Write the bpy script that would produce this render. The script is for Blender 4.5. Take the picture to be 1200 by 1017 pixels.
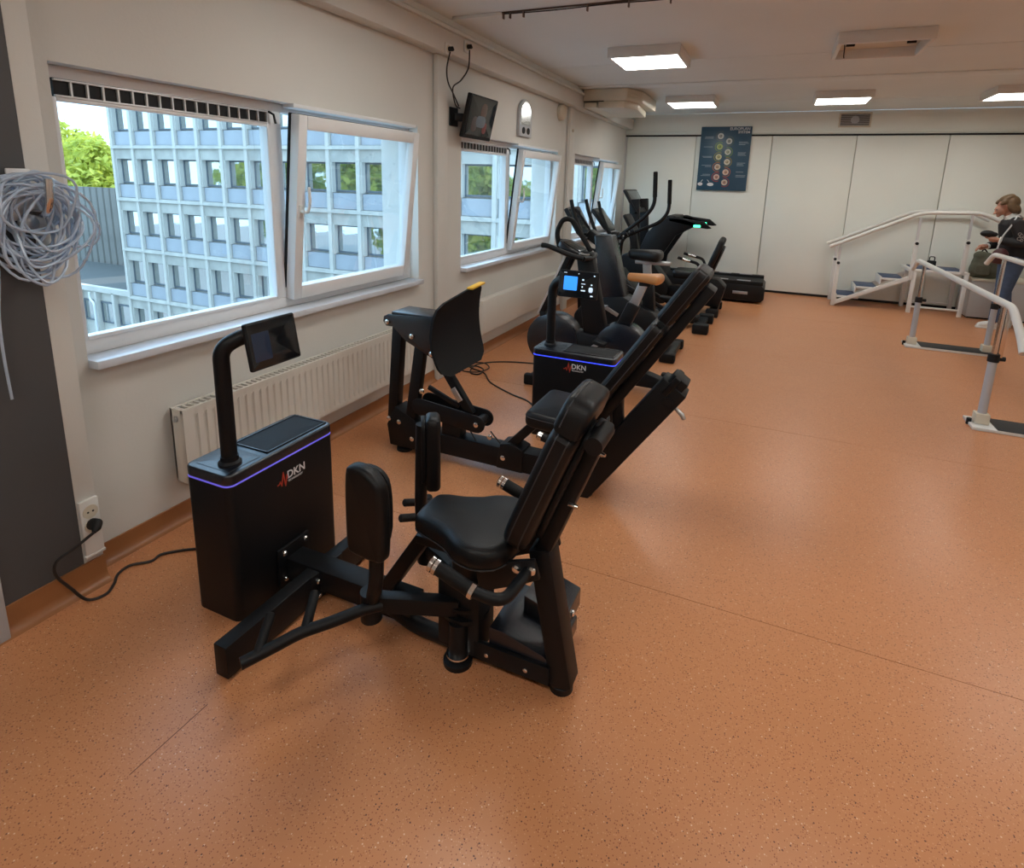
import bpy, bmesh, math, random
from mathutils import Vector, Matrix, Euler
for o in list(bpy.data.objects): bpy.data.objects.remove(o)
scene = bpy.context.scene
COL = scene.collection
R = math.radians
random.seed(7)

# ---------------------------------------------------------------- camera
H = 1.6
F_PX, CX, CY = 674.563, 604.668, 360.320
YAW, PITCH, ROLL = R(23.6169), R(12.2720), R(1.5954)
f0 = Vector((-math.sin(YAW), math.cos(YAW), 0)); r0 = Vector((math.cos(YAW), math.sin(YAW), 0)); u0 = Vector((0, 0, 1))
fw = f0*math.cos(PITCH) - u0*math.sin(PITCH); up = u0*math.cos(PITCH) + f0*math.sin(PITCH)
rt = r0*math.cos(ROLL) + up*math.sin(ROLL); up = -r0*math.sin(ROLL) + up*math.cos(ROLL)
cd = bpy.data.cameras.new('camera'); cam = bpy.data.objects.new('camera', cd); COL.objects.link(cam)
M = Matrix((rt, up, -fw)).transposed().to_4x4(); M.translation = Vector((0, 0, H)); cam.matrix_world = M
cd.sensor_fit = 'HORIZONTAL'; cd.sensor_width = 36; cd.lens = F_PX/1200*36
cd.shift_x = (600-CX)/1200; cd.shift_y = (CY-508.5)/1200
cd.clip_start = 0.05; cd.clip_end = 500
scene.camera = cam

# ---------------------------------------------------------------- sky, sun, exposure
w = bpy.data.worlds.new('sky'); scene.world = w; w.use_nodes = True
bg = w.node_tree.nodes['Background']; bg.inputs[0].default_value = (0.46, 0.73, 1.0, 1); bg.inputs[1].default_value = 4.3
sd = bpy.data.lights.new('sun', 'SUN'); sd.energy = 4.0; sd.angle = R(1.5); sd.color = (1, .95, .85)
sun = bpy.data.objects.new('sun', sd); COL.objects.link(sun)
sun.rotation_euler = Vector((-.25, -.72, -.62)).to_track_quat('-Z', 'Y').to_euler()
vs = scene.view_settings; scene.display_settings.display_device = 'sRGB'
vs.view_transform = 'Standard'; vs.look = 'None'; vs.gamma = 1; vs.use_curve_mapping = False; vs.exposure = 0.0
LAMP = 14.8

# ---------------------------------------------------------------- materials
def nt(name):
    m = bpy.data.materials.new(name); m.use_nodes = True
    return m, m.node_tree, m.node_tree.nodes['Principled BSDF']
def mat(name, col, rough=.5, metal=0, spec=.5, var=.08, vs_=6, bump=0, bs=200, emit=0, ecol=None, coat=0, trans=0):
    m, t, p = nt(name); N, L = t.nodes, t.links
    tc = N.new('ShaderNodeTexCoord'); nz = N.new('ShaderNodeTexNoise'); nz.inputs['Scale'].default_value = vs_
    nz.inputs['Detail'].default_value = 4; L.new(tc.outputs['Object'], nz.inputs['Vector'])
    mx = N.new('ShaderNodeMix'); mx.data_type = 'RGBA'; L.new(nz.outputs['Fac'], mx.inputs[0])
    mx.inputs[6].default_value = (*[c*(1-var) for c in col], 1); mx.inputs[7].default_value = (*[min(1, c*(1+var)) for c in col], 1)
    L.new(mx.outputs[2], p.inputs['Base Color'])
    p.inputs['Roughness'].default_value = rough; p.inputs['Metallic'].default_value = metal; p.inputs['Specular IOR Level'].default_value = spec
    if coat: p.inputs['Coat Weight'].default_value = coat; p.inputs['Coat Roughness'].default_value = .1
    if bump:
        n2 = N.new('ShaderNodeTexNoise'); n2.inputs['Scale'].default_value = bs; n2.inputs['Detail'].default_value = 3
        L.new(tc.outputs['Object'], n2.inputs['Vector']); bp = N.new('ShaderNodeBump'); bp.inputs['Strength'].default_value = bump
        bp.inputs['Distance'].default_value = .002; L.new(n2.outputs['Fac'], bp.inputs['Height']); L.new(bp.outputs[0], p.inputs['Normal'])
    if emit:
        p.inputs['Emission Color'].default_value = (*(ecol or col), 1); p.inputs['Emission Strength'].default_value = emit
    return m
def floor_mat(name='orange_vinyl', dark=1.0):
    m, t, p = nt(name); N, L = t.nodes, t.links
    tc = N.new('ShaderNodeTexCoord')
    def noise(scale, det=3):
        n = N.new('ShaderNodeTexNoise'); n.inputs['Scale'].default_value = scale; n.inputs['Detail'].default_value = det
        L.new(tc.outputs['Object'], n.inputs['Vector']); return n
    def mixc(fac, a, b):
        x = N.new('ShaderNodeMix'); x.data_type = 'RGBA'
        L.new(fac, x.inputs[0])
        for s, v in ((6, a), (7, b)):
            if isinstance(v, tuple): x.inputs[s].default_value = (*v, 1)
            else: L.new(v, x.inputs[s])
        return x.outputs[2]
    def flecks(scale, seed, thr, edge):
        mp = N.new('ShaderNodeMapping'); mp.inputs['Location'].default_value = (seed, seed*1.7, 0); L.new(tc.outputs['Object'], mp.inputs['Vector'])
        v = N.new('ShaderNodeTexVoronoi'); v.inputs['Scale'].default_value = scale; L.new(mp.outputs[0], v.inputs['Vector'])
        sep = N.new('ShaderNodeSeparateColor'); L.new(v.outputs['Color'], sep.inputs[0])
        g = N.new('ShaderNodeMath'); g.operation = 'GREATER_THAN'; g.inputs[1].default_value = thr; L.new(sep.outputs[0], g.inputs[0])
        d = N.new('ShaderNodeMath'); d.operation = 'LESS_THAN'; d.inputs[1].default_value = edge; L.new(v.outputs['Distance'], d.inputs[0])
        k = N.new('ShaderNodeMath'); k.operation = 'MULTIPLY'; L.new(g.outputs[0], k.inputs[0]); L.new(d.outputs[0], k.inputs[1]); return k.outputs[0]
    base = mixc(noise(2.2).outputs['Fac'], (.53*dark, .225*dark, .098*dark), (.62*dark, .268*dark, .120*dark))
    base = mixc(noise(90, 2).outputs['Fac'], base, (.575*dark, .245*dark, .108*dark))
    base = mixc(flecks(210, 3, .78, .38), base, (.33, .105, .04))
    base = mixc(flecks(190, 11, .86, .36), base, (.66, .34, .17))
    base = mixc(flecks(150, 23, .965, .32), base, (.78, .56, .38))
    base = mixc(flecks(160, 31, .955, .36), base, (.13, .05, .028))
    L.new(base, p.inputs['Base Color'])
    rn = noise(1.3, 5); mr = N.new('ShaderNodeMapRange'); mr.inputs['To Min'].default_value = .27; mr.inputs['To Max'].default_value = .40
    L.new(rn.outputs['Fac'], mr.inputs[0]); L.new(mr.outputs[0], p.inputs['Roughness'])
    bp = N.new('ShaderNodeBump'); bp.inputs['Strength'].default_value = .12; bp.inputs['Distance'].default_value = .004
    L.new(noise(5, 2).outputs['Fac'], bp.inputs['Height']); L.new(bp.outputs[0], p.inputs['Normal'])
    p.inputs['Specular IOR Level'].default_value = .45
    return m
def glass_mat(name, tint=(1, 1, 1), k=1.0):
    m = bpy.data.materials.new(name); m.use_nodes = True; t = m.node_tree; N, L = t.nodes, t.links; N.clear()
    out = N.new('ShaderNodeOutputMaterial'); a = N.new('ShaderNodeBsdfTransparent'); a.inputs[0].default_value = (*tint, 1)
    g = N.new('ShaderNodeBsdfGlossy'); g.inputs['Roughness'].default_value = .01
    fr = N.new('ShaderNodeFresnel'); fr.inputs[0].default_value = 1.5
    sc = N.new('ShaderNodeMath'); sc.operation = 'MULTIPLY'; sc.inputs[1].default_value = k; L.new(fr.outputs[0], sc.inputs[0])
    mx = N.new('ShaderNodeMixShader'); L.new(sc.outputs[0], mx.inputs[0]); L.new(a.outputs[0], mx.inputs[1]); L.new(g.outputs[0], mx.inputs[2]); L.new(mx.outputs[0], out.inputs[0])
    return m
def mirror_glass(name, col, refl, rough=.03):
    m = bpy.data.materials.new(name); m.use_nodes = True; t = m.node_tree; N, L = t.nodes, t.links; N.clear()
    out = N.new('ShaderNodeOutputMaterial'); d = N.new('ShaderNodeBsdfDiffuse'); d.inputs[0].default_value = (*col, 1)
    g = N.new('ShaderNodeBsdfGlossy'); g.inputs['Roughness'].default_value = rough
    tc = N.new('ShaderNodeTexCoord'); nz = N.new('ShaderNodeTexNoise'); nz.inputs['Scale'].default_value = 1.2; L.new(tc.outputs['Object'], nz.inputs['Vector'])
    bp = N.new('ShaderNodeBump'); bp.inputs['Strength'].default_value = .15; bp.inputs['Distance'].default_value = .02; L.new(nz.outputs['Fac'], bp.inputs['Height']); L.new(bp.outputs[0], g.inputs['Normal'])
    mx = N.new('ShaderNodeMixShader'); mx.inputs[0].default_value = refl; L.new(d.outputs[0], mx.inputs[1]); L.new(g.outputs[0], mx.inputs[2]); L.new(mx.outputs[0], out.inputs[0])
    return m
def leaf_mat(name, c1, c2):
    m, t, p = nt(name); N, L = t.nodes, t.links
    tc = N.new('ShaderNodeTexCoord'); nz = N.new('ShaderNodeTexNoise'); nz.inputs['Scale'].default_value = 1.1; nz.inputs['Detail'].default_value = 6; L.new(tc.outputs['Object'], nz.inputs['Vector'])
    mx = N.new('ShaderNodeMix'); mx.data_type = 'RGBA'; L.new(nz.outputs['Fac'], mx.inputs[0]); mx.inputs[6].default_value = (*c1, 1); mx.inputs[7].default_value = (*c2, 1)
    L.new(mx.outputs[2], p.inputs['Base Color']); p.inputs['Roughness'].default_value = .6
    tr = N.new('ShaderNodeBsdfTranslucent'); L.new(mx.outputs[2], tr.inputs[0])
    ms = N.new('ShaderNodeMixShader'); ms.inputs[0].default_value = .5; L.new(p.outputs[0], ms.inputs[1]); L.new(tr.outputs[0], ms.inputs[2]); L.new(ms.outputs[0], N['Material Output'].inputs[0])
    return m

MT = dict(
    wall=mat('white_wall_paint', (.67, .66, .62), .75, var=.05, vs_=1.5, bump=.25, bs=60),
    ceil=mat('ceiling_paint', (.76, .81, .80), .8, var=.06, vs_=1.2, bump=.2, bs=40),
    panel=mat('partition_laminate', (.85, .88, .82), .5, var=.03, vs_=2),
    grey=mat('grey_wall_paint', (.075, .075, .078), .55, var=.08, vs_=3, bump=.2, bs=60),
    floor=floor_mat(), skirt=mat('brown_vinyl_skirting', (.33, .135, .05), .4, var=.18, vs_=9, bump=.1),
    under=mat('floor_underlay', (.10, .05, .025), .9),
    pvc=mat('white_pvc', (.78, .78, .78), .3, var=.03), sill=mat('white_stone_sill', (.66, .70, .76), .16, var=.05, vs_=20, spec=.7),
    glass=glass_mat('window_glass', (.97, .99, 1.0), .15), gasket=mat('black_rubber', (.010, .010, .011), .6, spec=.3),
    slat=mat('grey_aluminium', (.66, .66, .67), .4, .4), rad=mat('radiator_enamel', (.72, .69, .63), .35, var=.03),
    black=mat('black_powder_coat', (.006, .0065, .008), .46, var=.15, bump=.15, bs=500, spec=.28),
    navy=mat('dark_textured_plastic', (.008, .011, .018), .24, var=.2, vs_=40, bump=.25, bs=700, spec=.8),
    leather=mat('black_vinyl_upholstery', (.006, .006, .0068), .40, var=.15, bump=.35, bs=350, spec=.32),
    stitch=mat('grey_piping', (.035, .035, .04), .5), rubber=mat('matte_rubber', (.007, .007, .0075), .6, spec=.25, bump=.3, bs=300),
    chrome=mat('chrome', (.80, .80, .80), .16, 1.0, var=.03), steel=mat('brushed_steel', (.52, .53, .54), .32, .9),
    led=mat('blue_led', (.10, .10, .9), .4, emit=1.3, ecol=(.03, .07, 1.0)), led1=mat('violet_led', (.2, .16, .7), .4, emit=.5, ecol=(.16, .13, .85)),
    scr=mat('dark_screen', (.008, .009, .011), .08, spec=.6), scrdim=mat('dim_screen_picture', (.012, .016, .03), .1, emit=.018, ecol=(.35, .5, .9)),
    scrblue=mat('lit_blue_tile', (.02, .1, .5), .2, emit=1.1, ecol=(.04, .32, 1.0)), scrlite=mat('lit_white_tile', (.5, .6, .7), .2, emit=.7, ecol=(.7, .85, 1)),
    logow=mat('white_print', (.75, .75, .77), .5), logor=mat('red_print', (.55, .06, .035), .5),
    yellow=mat('yellow_grip', (.75, .42, .04), .5), tan=mat('tan_leather', (.55, .24, .075), .4, var=.15), greyp=mat('grey_paint', (.47, .49, .52), .4, .1),
    silver=mat('silver_plastic', (.45, .46, .48), .35, .5), white=mat('white_enamel', (.74, .73, .70), .35, var=.03),
    cream=mat('cream_plastic', (.66, .60, .48), .45, var=.05), blue=mat('blue_grey_tread', (.055, .085, .16), .6, var=.1, bump=.2),
    mat_=mat('black_rubber_mat', (.02, .02, .02), .7, bump=.4), green=mat('green_lamp', (.05, .8, .3), .3, emit=5, ecol=(.05, 1, .42)),
    concrete=mat('pale_concrete', (.46, .43, .38), .85, var=.16, vs_=.8), conc2=mat('stained_concrete', (.36, .34, .30), .9, var=.35, vs_=1.2),
    spandrel=mat('blue_grey_panel', (.29, .30, .32), .5, var=.25, vs_=.7), wframe=mat('dark_window_frame', (.10, .115, .13), .5),
    farglass=mirror_glass('far_window_glass', (.08, .10, .09), .62), roof=mat('gravel_roof', (.085, .085, .08), .95, var=.25, vs_=5),
    clad=mat('weathered_cladding', (.17, .155, .135), .8, var=.3, vs_=.6), asphalt=mat('asphalt', (.30, .30, .29), .9),
    poster=mat('navy_poster', (.030, .085, .140), .35, var=.1), cable=mat('black_cable', (.014, .012, .012), .5), hose=mat('pale_blue_hose', (.46, .56, .70), .28, var=.15, vs_=12, coat=.3),
    lamp=None, bark=mat('bark', (.10, .07, .05), .9), leaf=leaf_mat('sunlit_leaves', (.30, .38, .045), (.66, .62, .11)), leaf2=leaf_mat('green_leaves', (.16, .24, .03), (.48, .54, .09)),
)
MT['lamp'] = mat('lamp_diffuser', (.9, .9, .88), .5, emit=LAMP, ecol=(1.0, .995, .94))

# ---------------------------------------------------------------- mesh helpers
def V(*a): return Vector(a)
class B:
    def __init__(s): s.bm = bmesh.new()
    def _faces(s, verts):
        fs = set()
        for v in verts: fs.update(v.link_faces)
        return fs
    def box(s, c, sz, bev=0, rot=None, seg=2):
        r = bmesh.ops.create_cube(s.bm, size=1); vs = r['verts']
        for v in vs: v.co = Vector((v.co.x*sz[0], v.co.y*sz[1], v.co.z*sz[2]))
        if bev:
            es = {e for v in vs for e in v.link_edges}
            rr = bmesh.ops.bevel(s.bm, geom=list(es), offset=bev, segments=seg, profile=.5, affect='EDGES'); vs = list({v for f in rr['faces'] for v in f.verts} | {v for v in vs if v.is_valid})
        m = Matrix.Translation(Vector(c))
        if rot is not None: m = m @ (rot.to_matrix().to_4x4() if isinstance(rot, Euler) else rot.to_4x4())
        for v in vs: v.co = m @ v.co
        return s
    def bb(s, x0, x1, y0, y1, z0, z1, bev=0, seg=2): return s.box(((x0+x1)/2, (y0+y1)/2, (z0+z1)/2), (abs(x1-x0), abs(y1-y0), abs(z1-z0)), bev, None, seg)
    def bar(s, a, b, w, h, bev=0, upv=(0, 0, 1)):           # rectangular bar between two points
        a, b = Vector(a), Vector(b); d = (b-a); l = d.length; d.normalize(); u = Vector(upv); x = d.cross(u)
        if x.length < 1e-4: x = d.cross(Vector((1, 0, 0)))
        x.normalize(); u = x.cross(d)
        return s.box((a+b)/2, (w, l, h), bev, Matrix((x, d, u)).transposed())
    def tube(s, pts, r, n=12, closed=False, sx=1.0):
        pts = [Vector(p) for p in pts]; k = len(pts); rs = r if isinstance(r, (list, tuple)) else [r]*k
        rings = []; prev = None
        for i, p in enumerate(pts):
            if closed: t = pts[(i+1) % k]-pts[i-1]
            else: t = (pts[min(i+1, k-1)]-pts[max(i-1, 0)])
            if t.length < 1e-9: t = Vector((0, 0, 1))
            t.normalize()
            if prev is None:
                a = Vector((0, 0, 1)) if abs(t.z) < .9 else Vector((1, 0, 0)); u = t.cross(a).normalized()
            else:
                u = (prev - t*prev.dot(t))
                u = u.normalized() if u.length > 1e-6 else t.orthogonal().normalized()
            v = t.cross(u); prev = u
            rings.append([s.bm.verts.new(p + (u*math.cos(2*math.pi*j/n)*sx + v*math.sin(2*math.pi*j/n))*rs[i]) for j in range(n)])
        for i in range(k if closed else k-1):
            A, Bq = rings[i], rings[(i+1) % k]
            for j in range(n): s.bm.faces.new((A[j], A[(j+1) % n], Bq[(j+1) % n], Bq[j]))
        if not closed:
            s.bm.faces.new(rings[0][::-1]); s.bm.faces.new(rings[-1])
        return s
    def prism(s, poly, axis, a, b, bev=0, seg=2):            # polygon in the two other axes (in xyz order), swept a..b
        o = [i for i in range(3) if i != axis]
        def mk(p, h):
            q = [0, 0, 0]; q[o[0]] = p[0]; q[o[1]] = p[1]; q[axis] = h; return s.bm.verts.new(q)
        A = [mk(p, a) for p in poly]; C = [mk(p, b) for p in poly]; n = len(poly)
        fs = [s.bm.faces.new(A), s.bm.faces.new(C[::-1])]
        for i in range(n): fs.append(s.bm.faces.new((A[i], C[i], C[(i+1) % n], A[(i+1) % n])))
        bmesh.ops.recalc_face_normals(s.bm, faces=fs)
        if bev: bmesh.ops.bevel(s.bm, geom=list({e for f in fs for e in f.edges}), offset=bev, segments=seg, profile=.5, affect='EDGES')
        return s
    def lathe(s, prof, n=24, m=None):                         # profile (r, z), axis z, then matrix
        m = m or Matrix(); rings = []
        for r, z in prof: rings.append([s.bm.verts.new(m @ Vector((r*math.cos(2*math.pi*j/n), r*math.sin(2*math.pi*j/n), z))) for j in range(n)])
        for A, C in zip(rings, rings[1:]):
            for j in range(n): s.bm.faces.new((A[j], A[(j+1) % n], C[(j+1) % n], C[j]))
        s.bm.faces.new(rings[0][::-1]); s.bm.faces.new(rings[-1]); return s
    def cyl(s, a, b, r, n=16): return s.tube([a, b], r, n)
    def pad(s, outline, th, bev, m, seg=4, crown=0):          # cushion: outline in local xy, thickness along z, rounded rims, placed by matrix
        n = len(outline); c = Vector((sum(p[0] for p in outline)/n, sum(p[1] for p in outline)/n, 0))
        def inset(d):
            out = []
            for i in range(n):
                p0, p, p1 = Vector(outline[i-1]), Vector(outline[i]), Vector(outline[(i+1) % n])
                e0 = (p-p0).normalized(); e1 = (p1-p).normalized(); nn = Vector((-(e0.y+e1.y), e0.x+e1.x))
                if nn.length < 1e-6: nn = Vector((-e0.y, e0.x))
                nn.normalize(); k = 1/max(.5, nn.dot(Vector((-e0.y, e0.x)))); out.append(p+nn*d*k)
            return out
        lv = []
        for i in range(seg+1):
            a = math.pi/2*i/seg; lv.append((bev*(1-math.sin(a)), bev*(1-math.cos(a))))
        prof = [(d, z) for d, z in lv] + [(d, th-z) for d, z in reversed(lv)]
        rings = [[s.bm.verts.new(m @ Vector((p.x, p.y, z))) for p in inset(d)] for d, z in prof]
        for A, C in zip(rings, rings[1:]):
            for j in range(n): s.bm.faces.new((A[j], A[(j+1) % n], C[(j+1) % n], C[j]))
        for ring, z, dr in ((rings[0], -crown*0, -1), (rings[-1], th+crown, 1)):
            cv = s.bm.verts.new(m @ Vector((c.x, c.y, z)))
            for j in range(n):
                q = (ring[j], ring[(j+1) % n], cv); s.bm.faces.new(q if dr > 0 else q[::-1])
        return s
    def quad(s, a, b, c, d): s.bm.faces.new([s.bm.verts.new(p) for p in (a, b, c, d)]); return s
def rrect(w, h, r, seg=5, cx=0, cy=0):
    pts = []
    for (x, y, a) in ((w/2-r, h/2-r, 0), (-w/2+r, h/2-r, 90), (-w/2+r, -h/2+r, 180), (w/2-r, -h/2+r, 270)):
        for i in range(seg+1):
            t = R(a+90*i/seg); pts.append((cx+x+r*math.cos(t), cy+y+r*math.sin(t)))
    return pts
def smooth_poly(pts, it=2):
    for _ in range(it):
        q = []
        for i in range(len(pts)):
            a, b = pts[i], pts[(i+1) % len(pts)]; q += [(a[0]*.75+b[0]*.25, a[1]*.75+b[1]*.25), (a[0]*.25+b[0]*.75, a[1]*.25+b[1]*.75)]
        pts = q
    return pts
def fillet(pts, r, seg=6):                                    # polyline with rounded corners
    pts = [Vector(p) for p in pts]; out = [pts[0]]
    for i in range(1, len(pts)-1):
        a, p, b = pts[i-1], pts[i], pts[i+1]; d0 = (a-p); d1 = (b-p); k = min(r, d0.length*.48, d1.length*.48)
        s, e = p+d0.normalized()*k, p+d1.normalized()*k
        for j in range(seg+1):
            t = j/seg; out.append(s*(1-t)**2 + p*2*t*(1-t) + e*t*t)
    out.append(pts[-1]); return out
def spline(pts, sub=6, closed=False):
    pts = [Vector(p) for p in pts]; n = len(pts); out = []
    g = (lambda i: pts[i % n]) if closed else (lambda i: pts[max(0, min(n-1, i))])
    for i in range(n if closed else n-1):
        p0, p1, p2, p3 = g(i-1), g(i), g(i+1), g(i+2)
        for j in range(sub):
            t = j/sub; out.append(.5*((2*p1)+(p2-p0)*t+(2*p0-5*p1+4*p2-p3)*t*t+(3*p1-p0-3*p2+p3)*t**3))
    if not closed: out.append(pts[-1])
    return out
def frame(o, x, y):                                           # matrix with origin o, local x and y directions
    x = Vector(x).normalized(); y = Vector(y); y = (y-x*y.dot(x)).normalized(); z = x.cross(y)
    m = Matrix((x, y, z)).transposed().to_4x4(); m.translation = Vector(o); return m
def wloc(o):
    p = Vector((0, 0, 0))
    while o: p += o.location; o = o.parent
    return p
def mesh_of(name, b, m, off=None, ang=38):
    bm = b.bm
    if off is not None: bmesh.ops.translate(bm, verts=bm.verts, vec=-off)
    bmesh.ops.recalc_face_normals(bm, faces=bm.faces) if not getattr(b, 'raw', False) else None
    for f in bm.faces: f.smooth = True
    for e in bm.edges:
        if len(e.link_faces) == 2 and e.calc_face_angle(0) > R(ang): e.smooth = False
    me = bpy.data.meshes.new(name); bm.to_mesh(me); bm.free(); me.materials.append(MT[m] if isinstance(m, str) else m); return me
def obj(name, b, m, parent=None, off=None, label=None, kind=None):
    me = mesh_of(name, b, m, wloc(parent) if off is None else off)
    o = bpy.data.objects.new(name, me); COL.objects.link(o); o.parent = parent
    if label: o['label'] = label
    if kind: o['kind'] = kind
    return o
def share(name, me, parent, loc, rot=None):
    o = bpy.data.objects.new(name, me); COL.objects.link(o); o.parent = parent; o.location = Vector(loc)-wloc(parent)
    if rot: o.rotation_euler = rot
    return o
def tag(o, label, cat, group=None):
    o['label'] = label; o['category'] = cat
    if group: o['group'] = group
    return o
def thing(name, loc, label, cat, group=None):
    o = bpy.data.objects.new(name, None); COL.objects.link(o); o.location = loc; o.empty_display_size = .1
    return tag(o, label, cat, group)
def single(name, b, m, loc, label, cat, group=None):          # a thing that is one mesh
    loc = Vector(loc); o = obj(name, b, m, None, loc); o.location = loc; return tag(o, label, cat, group)
def struct(name, b, m, parent=None):
    o = obj(name, b, m, parent)
    if parent is None: o['kind'] = 'structure'
    return o
def sroot(name, loc):
    o = bpy.data.objects.new(name, None); COL.objects.link(o); o.location = loc; o['kind'] = 'structure'; return o
def text_bm(txt, size, m, b=None, ex=0.0004, align='LEFT', bold=0.0):
    b = b or B(); cu = bpy.data.curves.new('t', 'FONT'); cu.body = txt; cu.size = size; cu.extrude = ex; cu.align_x = align; cu.offset = bold; cu.resolution_u = 3
    o = bpy.data.objects.new('t', cu); COL.objects.link(o); dg = bpy.context.evaluated_depsgraph_get(); dg.update()
    me = bpy.data.meshes.new_from_object(o.evaluated_get(dg)); me.transform(m); b.bm.from_mesh(me)
    bpy.data.meshes.remove(me); bpy.data.objects.remove(o); bpy.data.curves.remove(cu); return b
# ================================================================ ROOM
XW, XO = -2.40, -2.72            # inner and outer face of the window wall
YF, YB, XR, ZC = 9.88, -2.6, 4.6, 2.74
WINS = [(1.305, 3.64), (4.28, 6.60), (7.23, 9.48)]
ZS, ZH = .86, 1.975

# floor: base slab and the welded vinyl sheets lying on it
fl = struct('floor', B().bb(XO, XR+.1, YB-.1, YF+.1, -.12, -.003), 'under')
ys = [YB, .12, 2.11, 4.07, 6.03, 7.99, YF]
for i in range(len(ys)-1):
    cuts = [XW, XR]
    for a, c in zip(cuts, cuts[1:]):
        g = .0013; obj('vinyl_sheet', B().bb(a+g, c-g, ys[i]+g, ys[i+1]-g, -.003, 0), 'floor', fl)
obj('weld_line', B().bb(-1.4312, -1.4288, .74, .98, 0, .0004), 'under', fl)
# ceiling: slab panels with open joints
ce = struct('ceiling', B().bb(XO, XR+.1, YB-.1, YF+.1, ZC+.02, ZC+.12), 'ceil')
yc = [YB, .95, 3.93, 5.80, 8.70, YF]
for a, c in zip(yc, yc[1:]): obj('ceiling_panel', B().bb(XW, XR, a+.006, c-.006, ZC, ZC+.02), 'ceil', ce)
struct('trim_1', B().bb(XW+.1, XR, 6.96, 7.22, ZC-.012, ZC, .004), 'ceil')

# window wall: one masonry shell with three openings
b = B(); b.bb(XO, XW, YB-.1, YF+.1, 0, ZS).bb(XO, XW, YB-.1, YF+.1, ZH, ZC)
yy = YB-.1
for a, c in WINS: b.bb(XO, XW, yy, a, ZS, ZH); yy = c
b.bb(XO, XW, yy, YF+.1, ZS, ZH); struct('wall_left', b, 'wall')
struct('wall_right', B().bb(XR, XR+.1, YB-.1, YF+.1, 0, ZC), 'wall')
struct('wall_back', B().bb(XW, XR, YB-.1, YB, 0, ZC), 'wall')
# far wall: bulkhead over a folding partition
wf = struct('wall_far', B().bb(XW, XR, YF, YF+.1, 2.415, ZC).bb(XW, XR, YF+.05, YF+.1, 0, 2.415), 'panel')
px = [-2.376, -1.261, -.146, .975, 2.085, 3.2, 4.31, XR]
for a, c in zip(px, px[1:]): obj('partition_panel', B().bb(a+.005, c-.005, YF, YF+.045, .035, 2.39, .003), 'panel', wf)
obj('ceiling_track', B().bb(XW, XR, YF-.012, YF+.05, 2.39, 2.415), 'gasket', wf)
obj('floor_seal', B().bb(XW, XR, YF+.004, YF+.05, 0, .035), 'gasket', wf)
obj('jamb', B().bb(XW, -2.376, YF-.02, YF+.05, 0, 2.39), 'slat', wf)
obj('ledge', B().bb(XW, XR, YF-.025, YF, 2.43, 2.46, .004), 'panel', wf)
# columns, beam, cornice
struct('trim_2', B().bb(XW, -2.30, -1.2, 1.14, 0, 2.5), 'grey')
struct('trim_3', B().bb(XW, -2.30, 1.14, 1.212, 0, 2.5, .004), 'wall')
struct('trim_4', B().bb(XW, -2.355, 3.843, 3.993, 0, 2.5, .012), 'wall')
struct('trim_5', B().bb(XW, -2.355, 6.88, 7.05, 0, 2.5, .012), 'wall')
struct('trim_6', B().bb(XW, -2.285, -1.2, YF, 2.5, 2.655, .006), 'wall')
struct('trim_7', B().prism([(XW, 2.655), (-2.262, 2.655), (-2.262, 2.675), (-2.30, 2.70), (-2.30, ZC), (XW, ZC)], 1, -1.2, YF), 'ceil')
struct('trim_8', B().bb(-2.30, -2.262, .55, .872, 0, .9, .006), 'greyp')
# coved skirting in the floor's vinyl
def skirt(name, x, y0, y1, h): struct(name, B().prism([(x, 0), (x+.045, 0), (x+.03, .004), (x+.016, .016), (x+.010, .035), (x+.009, h), (x, h)], 1, y0, y1), 'skirt')
skirt('baseboard_left', XW, 1.212, 3.843, .085); skirt('baseboard_left', XW, 3.993, 6.88, .085); skirt('baseboard_left', XW, 7.05, YF-.03, .085)
skirt('baseboard_left', -2.30, -1.2, 1.212, .105)

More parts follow.
